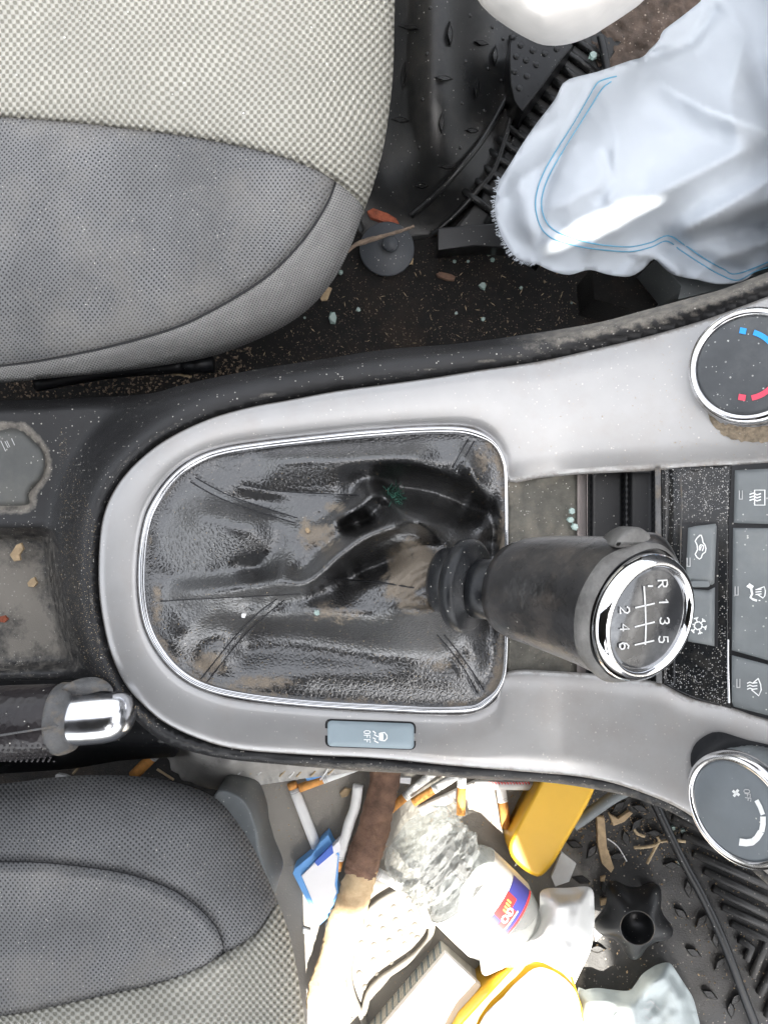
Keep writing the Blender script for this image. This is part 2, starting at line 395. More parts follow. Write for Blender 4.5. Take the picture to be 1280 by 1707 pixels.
m_glass = M('green_glass_shard', (.62, .78, .73), .06, var=.1, trans=.55, ior=1.5, bump=.4, bs=400)
m_navy = M('navy_label', (.06, .06, .26), .4, var=.1); m_redl = M('red_label', (.68, .05, .05), .4, var=.1); m_yell = M('yellow_label', (.85, .7, .12), .5)
m_page = M('page_edges', (.66, .65, .6), .8, var=.3, bump=.6, bs=900, stretch=(1, 1, .1))
m_roof = M('shade_roof_grey', (.16, .155, .15), .9, var=.05)  # underside of the added shade roof, kept dark for dark reflections
m_lever = M('perforated_black_leather', (.022, .019, .020), .28, var=.2, bump=.35, bs=260, bk='f1', speck=.06, ss=500)
m_lip = M('grimy_grey_collar', (.10, .10, .10), .45, var=.3, vs=120, bump=.7, bs=600, dirt=.5, dcol=(.3, .22, .13), ds=80)
mw = bpy.data.materials.new('clear_bottle_plastic'); mw.use_nodes = True; b = mw.node_tree.nodes['Principled BSDF']
b.inputs['Base Color'].default_value = (.62, .65, .65, 1); b.inputs['Roughness'].default_value = .06; b.inputs['Alpha'].default_value = .5; b.inputs['Specular IOR Level'].default_value = 1; b.inputs['Coat Weight'].default_value = 1; b.inputs['Coat Roughness'].default_value = .03
_n = mw.node_tree.nodes.new('ShaderNodeTexNoise'); _n.inputs['Scale'].default_value = 85; _n.inputs['Detail'].default_value = 3; _n.inputs['Distortion'].default_value = 2.5; _b = mw.node_tree.nodes.new('ShaderNodeBump'); _b.inputs['Distance'].default_value = .0015; _b.inputs['Strength'].default_value = .5
_t = mw.node_tree; _t.links.new(_n.outputs[0], _b.inputs['Height'])
_tr = _t.nodes.new('ShaderNodeBsdfTransparent'); _tr.inputs[0].default_value = (.93, .95, .95, 1); _gl = _t.nodes.new('ShaderNodeBsdfGlossy'); _gl.inputs['Roughness'].default_value = .09
_df = _t.nodes.new('ShaderNodeBsdfDiffuse'); _df.inputs[0].default_value = (.8, .82, .82, 1)
_lw = _t.nodes.new('ShaderNodeLayerWeight'); _lw.inputs[0].default_value = .12; _m1 = _t.nodes.new('ShaderNodeMixShader'); _m2 = _t.nodes.new('ShaderNodeMixShader'); _m2.inputs[0].default_value = .17
for _q in (_gl, _df, _lw): _t.links.new(_b.outputs[0], _q.inputs['Normal'])
_t.links.new(_lw.outputs['Fresnel'], _m1.inputs[0]); _t.links.new(_tr.outputs[0], _m1.inputs[1]); _t.links.new(_gl.outputs[0], _m1.inputs[2])
_t.links.new(_m1.outputs[0], _m2.inputs[1]); _t.links.new(_df.outputs[0], _m2.inputs[2]); _t.links.new(_m2.outputs[0], _t.nodes['Material Output'].inputs['Surface']); m_bottle = mw
# ================================================================ unseen roof panel added to shade the cabin, cut open for sun patches; floor
ZF = -.2
lit = [P(x, y, ZF) + SUN*((.8-ZF)/SUN.z) for x, y in ((492, 1446), (640, 1442), (676, 1260), (800, 1245), (862, 1400), (900, 1452), (985, 1462), (1015, 1620), (1010, 2300), (492, 2300))]  # roof opening shaped to let sun onto the footwell floor
leaf = [P(x, y, -.03) + SUN*(.83/SUN.z) for x, y in ((905, 440), (935, 400), (985, 350), (1040, 318), (1100, 308), (1142, 315), (1105, 350), (1040, 388), (960, 430))]  # hole added in the roof for the leaf-shaped sun patch on the airbag
def build_shade_roof():
    out = [(-1.0, -1.25), (.62, -1.25), (.62, -.62), (.36, -.45), (.36, -.03), (-1.0, -.03)]
    vs = [Vector(p) for p in out]+[Vector(v[:2]) for v in lit]+[Vector(v[:2]) for v in leaf]; E = []
    no = len(out)
    for a, b in ((0, no), (no, no+len(lit)), (no+len(lit), len(vs))): E += [(i, i+1 if i+1 < b else a) for i in range(a, b)]
    rv, re, rf, *_ = delaunay_2d_cdt(vs, E, [], 0, 1e-5)
    L1 = [v[:2] for v in lit]; L2 = [v[:2] for v in leaf]; V = [(v.x, v.y, .8) for v in rv]; F = []
    for f in rf:
        cx = sum(rv[i].x for i in f)/len(f); cy = sum(rv[i].y for i in f)/len(f)
        if not inside(np.array(cx), np.array(cy), out): continue
        if inside(np.array(cx), np.array(cy), L1) or inside(np.array(cx), np.array(cy), L2): continue
        F.append(tuple(f))
    o = mesh('shade_roof', V, F, m_roof, None, False); o['kind'] = 'structure'
    m = o.modifiers.new('t', 'SOLIDIFY'); m.thickness = .02
build_shade_roof()
def fl(X, Y): return ZF-.008+.0012*vnoise(X, Y, 14, 3)+.002*vnoise(X, Y, 60, 4)
o = sheet('floor_carpet', [(-900, -700), (2200, -700), (2200, 2400), (-900, 2400)], 26, fl, m_carpet, sp=False); o['kind'] = 'structure'
# ================================================================ console paths (photo pixels)
SO = [(1330, 478), (1280, 494), (1197, 525), (1152, 540), (1078, 561), (1004, 579), (900, 602), (800, 617), (719, 630), (640, 641), (560, 652), (480, 667), (416, 679), (347, 699), (277, 733), (225, 774), (191, 817), (173, 860), (166, 910), (165, 972), (171, 1028), (184, 1085), (207, 1137), (237, 1173), (275, 1205), (330, 1231), (397, 1249), (506, 1258), (637, 1265), (760, 1277), (907, 1289), (960, 1294), (1020, 1305), (1080, 1325), (1130, 1347), (1180, 1380), (1240, 1425), (1330, 1500)]
CO = [(1330, 770), (1290, 774), (1200, 779), (1102, 784), (1040, 787), (961, 791), (900, 797), (850, 803), (838, 765), (815, 730), (775, 712), (700, 712), (640, 716), (570, 722), (445, 735), (370, 747), (320, 766), (280, 798), (250, 843), (238, 880), (232, 920), (230, 970), (235, 1020), (248, 1062), (275, 1104), (310, 1135), (355, 1155), (400, 1166), (480, 1175), (570, 1182), (650, 1186), (720, 1189), (785, 1187), (825, 1165), (846, 1120), (930, 1119), (1010, 1125), (1069, 1133), (1102, 1139), (1149, 1162), (1219, 1178), (1330, 1215)]
RO = [(847, 800), (842, 765), (827, 738), (803, 720), (765, 711), (700, 711), (640, 715), (570, 721), (445, 735), (370, 747), (320, 766), (280, 799), (250, 844), (238, 880), (232, 920), (230, 970), (235, 1020), (248, 1062), (275, 1104), (310, 1135), (355, 1155), (420, 1168), (500, 1177), (570, 1182), (650, 1186), (720, 1189), (785, 1187), (815, 1173), (836, 1146), (846, 1105), (848, 1000), (848, 900)]
def zc(X, Y): return .028*np.clip((np.asarray(X, float)-930)/350, 0, 2)**1.5
def resamp(line, n):
    p = spl(line, 12); d = np.r_[0, np.cumsum(np.hypot(*np.diff(p[:, :2], axis=0).T))]
    return p, d
# match inner path to outer path by anchor points
def match(A, B, anch, per=24):
    pa, da = resamp(A, 0); pb, db = resamp(B, 0); a = []; b = []
    def at(p, d, q): return d[int(np.argmin(((p[:, :2]-np.array(q))**2).sum(1)))]
    ka = [at(pa, da, x) for x, _ in anch]; kb = [at(pb, db, y) for _, y in anch]
    for i in range(len(anch)-1):
        for j in range(per + (i == len(anch)-2)):
            t = j/per; u = ka[i]+(ka[i+1]-ka[i])*t; v = kb[i]+(kb[i+1]-kb[i])*t
            a.append((np.interp(u, da, pa[:, 0]), np.interp(u, da, pa[:, 1]))); b.append((np.interp(v, db, pb[:, 0]), np.interp(v, db, pb[:, 1])))
    return a, b
anch = [((1330, 478), (1330, 770)), ((1152, 540), (1102, 784)), ((900, 602), (850, 803)), ((840, 611), (815, 730)), ((719, 630), (700, 712)), ((416, 679), (445, 735)), ((277, 733), (320, 766)), ((191, 817), (250, 843)), ((165, 972), (230, 970)), ((207, 1137), (275, 1104)), ((330, 1231), (355, 1155)), ((506, 1258), (480, 1175)), ((700, 1271), (720, 1189)), ((800, 1281), (800, 1180)), ((860, 1285), (846, 1120)), ((1020, 1305), (1010, 1125)), ((1130, 1347), (1102, 1139)), ((1330, 1500), (1330, 1215))]
con = thing('centre_console', P(600, 950, ZF), 'dusty car centre console with satin silver trim around the gear lever', 'car console')
Ao, Bi = match(SO, CO, anch)
strip('silver_trim', Ao, Bi, [(0, -.012), (0, -.0025), (.012, -.0009), (.035, 0), (.2, .0008), (.5, .0012), (.8, .0008), (.94, 0), (.975, -.0008), (1, -.0025), (1, -.012)], m_silver, con, zf=zc, sp=False, attr=[.6, .55, .5, .32, 0, 0, 0, .28, .42, .5, .6])
SOl = spl(SO, 6)
base_out = [(-320, 668), (0, 668), (130, 664), (243, 657), (303, 642), (370, 627), (450, 612), (550, 597), (640, 583), (760, 573), (860, 560), (989, 539), (1078, 516), (1152, 496), (1197, 484), (1247, 466), (1340, 430)]
base_low = [(1340, 1530), (1240, 1440), (1186, 1395), (1126, 1358), (1090, 1342), (1048, 1328), (986, 1315), (907, 1304), (788, 1298), (670, 1289), (594, 1285), (462, 1274), (375, 1265), (309, 1250), (262, 1230), (222, 1196), (190, 1165), (150, 1135), (60, 1133), (-320, 1140)]
tray = [(-330, 880), (20, 876), (70, 878), (90, 885), (97, 915), (103, 965), (118, 1030), (133, 1075), (140, 1105), (120, 1122), (0, 1128), (-330, 1130)]
lid = [(-18, 718), (5, 715), (32, 715), (50, 727), (68, 746), (76, 770), (71, 794), (56, 814), (49, 827), (48, 843), (5, 845), (-50, 843), (-52, 826), (-62, 810), (-78, 780), (-70, 745), (-45, 724)]
def zbase(X, Y):
    d = pdist(X, Y, SOl); z = -.0045+.0055*sm(3, 13, d)
    left = sm(330, 150, X)
    z = z-.006*sm(26, 60, d)-.034*sm(20, 95, d)*left
    z = z + .0035*bez(X, Y, [(90, 700), (100, 800), (110, 900), (125, 1000), (150, 1100)], 18)*0
    ti = inside(X, Y, spl(tray, 6)); dt = pdist(X, Y, spl(tray, 6), True)
    z = z-np.where(ti, .024*sm(0, 26, dt), -.002*np.exp(-(dt/7)**2))
    dl = pdist(X, Y, spl(lid, 6), True); z = z-.003*np.exp(-(dl/3.5)**2)
    edge = pdist(X, Y, spl(base_out, 6)); z = z-.012*sm(16, 0, edge)
    e2 = pdist(X, Y, spl(base_low, 6)); z = z-.010*sm(12, 0, e2)
    # groove next to the silver on the right-hand side
    z = z-.004*np.exp(-((d-12)/8)**2)*sm(850, 1000, X)*(Y < 800)
    return z+zc(X, Y)
def abase(X, Y):
    dl = pdist(X, Y, spl(lid, 6), True); ti = inside(X, Y, spl(tray, 6)); dt = pdist(X, Y, spl(tray, 6), True)
    m = .75*np.exp(-((dl-5)/9)**2)*(X > -90)
    m = np.maximum(m, np.where(ti, .38+.62*sm(10, 55, dt)*(.6+.4*vnoise(X, Y, 30, 9)), .12*sm(200, 60, X)))
    d = pdist(X, Y, SOl)
    m = np.maximum(m, .5*np.exp(-((d-14)/5)**2)*(.7+.5*vnoise(X, Y, 40, 2)))
    m = np.maximum(m, .62*sm(700, 1000, X)*sm(14, 24, d)*(Y < 800))  # pale sheen along the upper right rim, painted in through the mask
    m = np.maximum(m, .45*sm(420, 560, X)*(Y > 1150)*sm(3, 12, d))
    return m
strip_in = SOl[::-1]
op = [tuple(p) for p in spl(base_out, step=7)]+[tuple(p[:2]) for p in spl([(q[0]+(0), q[1]) for q in SO], step=7)]+[tuple(p) for p in spl(base_low, step=7)]
sheet('console_body', op, 7, zbase, m_rim, con, skirt=.14, sp=False, attrf=abase)
# chrome ring round the boot
RI = offset(RO, 13.5); RIl = [tuple(a*(1-.42*(b[0] > 820))+np.array(b)*(.42*(b[0] > 820))) for a, b in zip(RI, RO)]
ring = thing('boot_surround', P(540, 950, 0), 'oval chrome ring framing the black leather gear boot', 'trim ring')
bpy.data.objects.remove(ring)
strip('chrome_ring', RO, RIl, [(0, -.006), (0, .0005), (.15, .0022), (.35, .003), (.5, .0024), (.56, .0012), (.62, .0016), (.8, .0012), (1, -.001), (1, -.006)], m_chrome, con, closed=True, n=6)
# tray between boot and button panel
tr = prism('tray_floor', [(850, 803), (965, 792), (965, 1120), (850, 1119)], -.016, -.03, m_dust, con, bev=1)
sheet('tray_ramp', [(846, 800), (962, 788), (968, 900), (962, 1010), (961, 1124), (846, 1124)], 8, lambda X, Y: -.004-.008*sm(850, 960, X)+.0008*vnoise(X, Y, 9, 5), m_dust, con, sp=False)
sheet('tray_lip', [(962, 789), (979, 787), (978, 1128), (961, 1126)], 6, lambda X, Y: -.009+0*X, M('pink_grey_felt', (.27, .235, .22), .9, var=.1, bump=.4, bs=900), con, sp=False)
def zrec(X, Y): return -.030*sm(975, 985, X)*sm(1044, 1036, X)-.018*sm(1036, 1050, X)*sm(1094, 1086, X)-.004
sheet('recess', [(976, 785), (1103, 778), (1104, 1145), (976, 1130)], 5, lambda X, Y: zrec(X, Y)+zc(X, Y), m_black, con, sp=False)
sheet('recess_edge', [(1091, 781), (1101, 780), (1103, 1140), (1093, 1138)], 4, lambda X, Y: .001+zc(X, Y), m_lip, con, sp=False, skirt=.01)
sheet('bezel', [(1102, 781), (1219, 775), (1213, 872), (1213, 990), (1214, 1085), (1218, 1182), (1160, 1166), (1104, 1141)], 6, lambda X, Y: -.0015+zc(X, Y)-.003*np.exp(-((X-1112)/8)**2), m_gloss, con, sp=False, skirt=.01)
strip('bezel_bead', [(1132, 790), (1134, 840), (1133, 880), (1132, 960)], [(1135, 790), (1137, 840), (1136, 880), (1134, 960)], [(0, 0), (.5, .001), (1, 0)], m_lip, con, zf=lambda x, y: zc(x, y)-.001)
strip('bezel_bead', [(1211, 1066), (1211, 1110), (1212, 1172)], [(1215, 1066), (1215, 1110), (1217, 1172)], [(0, 0), (.5, .0012), (1, 0)], m_chrome, con, zf=lambda x, y: zc(x, y)-.001)
def button(outl, lift=.002, mat=m_btn, name='button'):
    return sheet(name, outl, 7, lambda X, Y: zc(X, Y)+lift-.0016*sm(5, 0, pdist(X, Y, outl, True)), mat, con, skirt=.006, sp=False, under=1)
def rr(x0, y0, x1, y1, r=5, k=0):
    """rounded rectangle, k shears y with x"""
    p = []
    for cx, cy, a in ((x1-r, y0+r, -90), (x1-r, y1-r, 0), (x0+r, y1-r, 90), (x0+r, y0+r, 180)):
        for i in range(4):
            t = math.radians(a+30*i); x = cx+r*math.cos(t); y = cy+r*math.sin(t); p.append((x, y+k*(x-x0)))
    return p
sheet('button_well', [(1136, 871), (1197, 870), (1196, 1079), (1137, 1068)], 8, lambda X, Y: zc(X, Y)-.0004, m_black, con, sp=False)
b1 = button([(1146, 880), (1158, 877), (1192, 873), (1194, 878), (1190, 972), (1186, 975), (1150, 970), (1142, 967)])
b2 = button([(1143, 976), (1150, 980), (1158, 982), (1180, 984), (1191, 979), (1190, 1077), (1184, 1076), (1146, 1069)])
prism('seam_clip', rr(1150, 968, 1183, 979, 5), .021, .01, m_btn, con, zf=lambda x, y: zc(x, y)+.0028)
b3 = button([(1224, 784), (1340, 778), (1340, 875), (1222, 872)], .001)
b4 = button([(1221, 880), (1340, 881), (1340, 1118), (1219, 1084)], .001)
b5 = button([(1219, 1092), (1340, 1124), (1340, 1208), (1222, 1178), (1219, 1170)], .001)
sheet('button_well', [(1213, 776), (1345, 768), (1345, 1215), (1214, 1182)], 12, lambda X, Y: zc(X, Y)-.002, m_black, con, sp=False)
zt = lambda l: (lambda x, y: zc(x, y)+l)
# rear demister icon, indicator bars, seat icon, windscreen icon, recirculation car, snowflake
ink('icon', [[(1257, 817), (1274, 817), (1274, 842), (1257, 842), (1257, 817)]]+[[(1249, y), (1255, y-2), (1261, y+1), (1267, y-1)] for y in (824, 829, 834)], 2.2, zt(.0012), (0, 0, 1), m_ink, b3)
for b, x, y in ((b1, 1147, 937), (b2, 1147, 1008), (b3, 1234, 825), (b4, 1227, 985), (b5, 1230, 1139)):
    ink('indicator_mark', [[(x-2.5, y-7), (x-2.5, y+7)], [(x+2.5, y-7), (x+2.5, y+7)], [(x-2.5, y+7), (x+2.5, y+7)]], 1.4, zt(.0012 if x > 1200 else .0022), (0, 0, 1), m_inkg, b)
ink('icon', [[(1250, 975), (1247, 978)], [(1248, 974), (1254, 978)], [(1245, 977), (1252, 981)], [(1251, 978), (1252, 986), (1253, 990), (1250, 996), (1254, 999), (1260, 1001)]], 3.6, zt(.0012), (0, 0, 1), m_ink, b4)
ink('icon', [[(1262, 982), (1273, 978), (1275, 985), (1274, 993), (1271, 997), (1262, 991)]]+[[(1259, y), (1268, y-1)] for y in (983, 987, 991)]+[[(1264, 1001), (1266, 1001)]], 1.8, zt(.0012), (0, 0, 1), m_ink, b4)
ink('icon', [[(1263, 1131), (1267, 1141), (1268, 1150), (1264, 1160), (1252, 1150)], [(1263, 1131), (1254, 1139)]]+[[(1245, y), (1249, y-2), (1254, y), (1261, y-1)] for y in (1139, 1144, 1149)], 2, zt(.0012), (0, 0, 1), m_ink, b5)
car_ic = [(1166, 892), (1168, 892), (1170, 898), (1171, 904), (1174, 908), (1176, 914), (1175, 920), (1170, 924), (1168, 930), (1165, 932), (1161, 929), (1158, 924), (1160, 920), (1162, 916), (1161, 908), (1158, 902), (1161, 897), (1163, 895), (1166, 892)]
ink('icon', [car_ic, [(1165, 917), (1165, 911), (1167, 908), (1171, 909), (1172, 913), (1170, 918)], [(1166, 917), (1168, 911)]], 2, zt(.0022), (0, 0, 1), m_ink, b1)
sn = []
for k in range(6):
    a = math.radians(60*k+15); c, s = math.cos(a), math.sin(a); f = lambda r, o: (1163+r*c-o*s, 1043+r*s+o*c)
    sn += [[f(6, 0), f(14, 0)], [f(11, 0), f(13.5, 3.2)], [f(11, 0), f(13.5, -3.2)], [f(6, -3.4), f(6, 3.4)]]
ink('icon', sn, 2, zt(.0022), (0, 0, 1), m_ink, b2)
# OFF button on the lower silver arm
sheet('switch_well', rr(542, 1198, 693, 1245, 9, .035), 8, lambda X, Y: .0011+0*X, m_black, con, sp=False)
zo = lambda x, y: .0024+0*x
tb = sheet('traction_button', rr(546, 1201, 690, 1244, 7, .035), 6, lambda X, Y: .0026-.0012*sm(4, 0, pdist(X, Y, rr(546, 1201, 690, 1244, 7, .035), True)), m_btnb, con, sp=False, skirt=.003, under=1)
ink('lettering', sum([glyph(c, 612, y, 4.8, 10) for c, y in (('O', 1220.5), ('F', 1228), ('F', 1235.5))], []), 1.5, lambda x, y: .0027, None or (0, 0, 1), m_ink, tb)
ink('icon', [[(622, 1219), (626, 1222), (624, 1225), (630, 1228)], [(622, 1230), (626, 1232), (624, 1235), (630, 1238)], [(634, 1222), (641, 1221), (645, 1226), (645, 1231), (641, 1235), (634, 1234)]], 2, lambda x, y: .0027, (0, 0, 1), m_ink, tb)
ink('icon', [[(633.5, 1223), (633.5, 1233)], [(637, 1224), (637, 1232)]], 4, lambda x, y: .0027, (0, 0, 1), m_ink, tb)
# lid on the left and its faint lettering
zl = float(zbase(np.array([30.]), np.array([775.]))[0])
ld = sheet('socket_lid', lid, 6, lambda X, Y: zbase(X, Y)*0+zbase(np.clip(X, -80, 60), Y)+.0026-.0022*sm(5, 0, pdist(X, Y, spl(lid, 6), True)), M('lid_grey', (.085, .087, .083), .5, var=.15, vs=60, bump=.3, bs=1300, speck=.08, dirt=.25, dcol=(.2, .19, .16)), con, skirt=.003)
ink('lettering', [[(2, 735), (10, 752)], [(12, 735), (17, 745), (14, 746), (9, 736)], [(20, 731), (25, 742)]], 1.2, lambda x, y: float(zbase(np.array([x]), np.array([y]))[0])+.0032, (0, 0, 1), m_inkg, ld)
# ================================================================ gear boot
apex = np.array([712, 968.])
ROl = spl(RO, 4, True)
folds = [([(752, 890), (700, 872), (655, 874), (610, 892), (565, 925), (520, 966), (478, 976), (440, 984)], .010, 15),
 ([(748, 890), (700, 870), (668, 852), (636, 824), (600, 842), (560, 872), (530, 890)], .010, 12),
 ([(262, 992), (330, 986), (400, 978), (455, 968), (486, 930), (495, 905)], .006, 17),
 ([(280, 860), (340, 860), (420, 880), (470, 900)], .004, 26),
 ([(420, 770), (520, 775), (640, 775), (740, 760)], .004, 24),
 ([(610, 815), (655, 812), (720, 822), (775, 845), (808, 885)], -.020, 24),
 ([(545, 985), (600, 955), (660, 932), (705, 922)], -.009, 17), ([(535, 868), (580, 872), (650, 866)], -.010, 10),
 ([(380, 950), (430, 945), (465, 925)], -.005, 16), ([(360, 830), (430, 838), (500, 850)], -.003, 14),
 ([(360, 1090), (460, 1070), (560, 1080), (670, 1085), (800, 1095)], -.006, 34),
 ([(470, 1015), (540, 1010), (600, 1040), (700, 1045)], .004, 26),
 ([(300, 1040), (350, 1015), (430, 1005)], .004, 22),
 ([(640, 1018), (690, 1018), (745, 1016)], .006, 9), ([(640, 905), (690, 900), (735, 900)], .004, 9),
 ([(820, 850), (822, 900), (815, 1000), (820, 1080)], -.005, 16),
 ([(760, 740), (790, 790), (800, 830)], .004, 12)]
seams = [[(318, 803), (350, 822), (385, 838), (440, 856), (492, 872)], [(326, 796), (358, 814), (392, 830), (446, 848), (496, 864)],
 [(474, 1000), (440, 1028), (405, 1062), (370, 1105), (343, 1140)], [(462, 998), (430, 1022), (393, 1060), (358, 1103), (335, 1132)],
 [(728, 1058), (752, 1086), (775, 1118), (796, 1156)], [(740, 1058), (764, 1088), (786, 1118), (806, 1150)],
 [(790, 735), (776, 760), (764, 786)], [(780, 732), (766, 757), (754, 780)],
 [(405, 808), (460, 818), (520, 822), (600, 826)], [(268, 1002), (340, 998), (420, 994), (500, 990)],
 [(540, 962), (600, 968), (640, 972), (690, 980)]]
def zboot(X, Y):
    X = np.asarray(X, float); Y = np.asarray(Y, float)
    dr = pdist(X, Y, ROl, True); r = np.hypot(X-apex[0], (Y-apex[1])*1.0)
    r = np.maximum(r-30, 0); t = dr/(dr+r+1e-6)
    z = .050*t**1.35-.0015*np.sin(np.pi*np.clip(t*1.3, 0, 1))+.011*np.exp(-(((X-370)/75)**2+((Y-905)/62)**2))*sm(0, 50, dr)+.010*np.exp(-(((X-500)/110)**2+((Y-1025)/22)**2))+.007*np.exp(-(((X-600)/130)**2+((Y-762)/20)**2))*sm(0, 25, dr)
    for ln, a, wd in folds: z = z+2.2*a*bez(X, Y, ln, wd*1.15, 60)*sm(4, 30, dr)*sm(0, .25, 1.08-t)
    for ln in seams: z = z-.0011*bez(X, Y, ln, 2.6)
    z = z+.0005*vnoise(X, Y, 30, 11)*sm(0, 40, dr)+.0022*vnoise(X, Y, 75, 17)*sm(0, 60, dr)
    g = .0009*np.sin((X*.5+Y*.85)*.55+3*vnoise(X, Y, 30, 4))*np.exp(-(np.hypot(X-695, Y-975)/45)**2)
    return z+g-.002
def aboot(X, Y):
    dr = pdist(X, Y, ROl, True); r = np.hypot(X-693, Y-960)
    m = .66*sm(34, 10, dr)*(.75+.6*vnoise(X, Y, 45, 21))*(.35+.65*sm(1020, 1100, Y)+.55*sm(790, 820, X)+.35*sm(300, 270, X))
    m = np.maximum(m, 1.*np.exp(-(np.hypot((X-693)/60, (Y-962)/66))**4)*sm(-.7, .3, vnoise(X, Y, 22, 8)+.3))
    for cx, cy, rx, ry, k in ((345, 1105, 34, 26, .85), (440, 1138, 60, 14, .8), (530, 890, 40, 30, .8), (510, 878, 14, 18, .9), (560, 1020, 60, 26, .62), (690, 1000, 45, 18, .7), (745, 1105, 70, 40, .42), (560, 845, 26, 10, .8), (805, 765, 20, 34, .62), (262, 1010, 14, 60, .62)):
        m = np.maximum(m, k*np.exp(-(((X-cx)/rx)**2+((Y-cy)/ry)**2)))
    return m
boot = thing('gear_boot', P(560, 960, 0), 'crumpled torn black leather gear boot with dusty folds and stitched seams', 'gear boot')
boot_o = offset(RO, 5)
sheet('leather', [tuple(p) for p in boot_o], 3.4, zboot, m_leather, boot, attrf=aboot)
for ln in seams:
    tube('seam', [P(x, y, float(zboot(x, y))+.0002) for x, y in spl(ln, step=8)], .00042, m_seam, boot, 5, n=1)
# ================================================================ gear knob
kn = thing('gear_stick', P(722, 968, .03), 'worn black leather gear knob with chrome rimmed cap showing six gears and R', 'gear knob')
def C3(px, py, z): return P(px, py, z)
ax0 = Vector((.62, -.10, .78)).normalized()
def ax(n): return Vector(n).normalized()
def R_(px, py, z, n, r): return (P(px, py, z), ax(n), r*S*(H-z)/H)
nA = (.82, -.07, .56)
rings('lower_collar', [R_(735, 967, .030, nA, 50), R_(738, 967, .040, nA, 54), R_(742, 967, .048, nA, 54), R_(752, 968, .054, nA, 47), R_(762, 970, .058, nA, 43)], m_rub, kn)
rings('flange', [R_(762, 973, .056, nA, 45), R_(765, 974, .058, nA, 68), R_(770, 975, .060, nA, 77), R_(777, 976, .063, nA, 80), R_(784, 977, .066, nA, 78), R_(789, 978, .068, nA, 70), R_(791, 979, .0675, nA, 57), R_(794, 979, .069, nA, 53)], m_rub, kn)
rings('neck', [R_(785, 979, .064, nA, 50), R_(835, 985, .078, nA, 50)], m_rub, kn)
nB = (.56, -.10, .80); nC = (.43, -.12, .88)
capC = P(1064, 1026, .130); nD = ax((.50, -.19, .84))
body = [R_(856, 981, .074, nB, 40), R_(857, 981, .076, nB, 68), R_(862, 981, .078, nB, 79), R_(880, 983, .082, nB, 87), R_(912, 987, .090, nB, 94), R_(952, 994, .099, (.54, -.12, .82), 102), R_(1000, 1003, .110, (.52, -.15, .84), 111), R_(1032, 1010, .119, (.5, -.17, .84), 118), R_(1050, 1016, .1235, nD, 122), R_(1057, 1020, .1265, nD, 121), R_(1062, 1025, .129, nD, 114), R_(1062, 1025, .128, nD, 102)]
def bump_r(th, i):
    # torn flap of leather standing proud on the top side, slight irregularity elsewhere
    k = 1+.006*math.sin(3*th+i)
    if i >= 7: k += .10*math.exp(-((((th-KTH+math.pi) % (2*math.pi))-math.pi)/.33)**2)
    return k
KTH = math.radians(75)
rings('leather_grip', body, m_knobb, kn, seg=96, rad=bump_r)
def crease(pts, nm='crease'):
    pass
rC = S*(H-.13)/H*1.07
def capring(off, r): return (capC+nD*off, nD, r*rC)
rings('chrome_rim', [capring(-.004, 96), capring(.0005, 101), capring(.003, 103), capring(.0050, 101), capring(.0068, 95), capring(.0076, 88), capring(.0068, 84), capring(.0046, 82)], m_chrome, kn, seg=96, caps=(True, False))
m_worn = M('scuffed_grey_leather', (.17, .165, .155), .6, var=.35, vs=90, bump=.6, bs=300, dirt=.4, dcol=(.06, .05, .045), ds=60)
rings('cap_collar', [(capC+nD*(-.006), nD, 119*S*(H-.1265)/H), (capC+nD*(-.0035), nD, 121.5*S*(H-.1265)/H), (capC+nD*(-.001), nD, 117*S*(H-.1265)/H), (capC+nD*.0006, nD, 110*S*(H-.1265)/H)], m_worn, kn, 96, caps=(False, False), rad=lambda th, i: 1+.006*math.sin(9*th)+.05*math.exp(-((((th-KTH+math.pi) % (2*math.pi))-math.pi)/.33)**2))
cap = rings('shift_cap', [capring(.003, 86), capring(.0052, 84)]+[capring(.0052+.0007*(1-(r/84)**2), r) for r in (76, 64, 48, 30, 12, 2)], m_cap, kn, seg=72)
Q = capC+nD*.0060
sg = []
def capz(lines, wd, nm, ch=None): return ink(nm, lines, wd, Q, nD, m_inkc, cap, lift=.0001)
capz([[(1073, 978), (1075, 1012), (1076, 1045), (1075, 1074)], [(1059, 1013), (1090, 1006)], [(1058, 1045), (1090, 1037)], [(1058, 1075), (1089, 1068)], [(1080, 977), (1087, 977)]], 2.6, 'gear_gate')
for ch, x, y in (('R', 1104, 973), ('1', 1106, 1003), ('3', 1107, 1035), ('5', 1105, 1066), ('2', 1041, 1017), ('4', 1041, 1046), ('6', 1040, 1077)):
    capz(glyph(ch, x, y, 11 if ch != '1' else 10, 15, -.05), 2.6, 'lettering')
zfp = lambda x, y: float(onplane(x, y, capC-nD*.0022, nD).z)
flap = [(1022, 910), (1030, 896), (1042, 885), (1054, 879), (1064, 879), (1074, 884), (1084, 893), (1092, 904), (1086, 912), (1070, 914), (1050, 914), (1034, 914)]
prism('torn_flap', flap, .13, .118, m_worn, kn, bev=9, sp=True, zf=zfp, step=4)
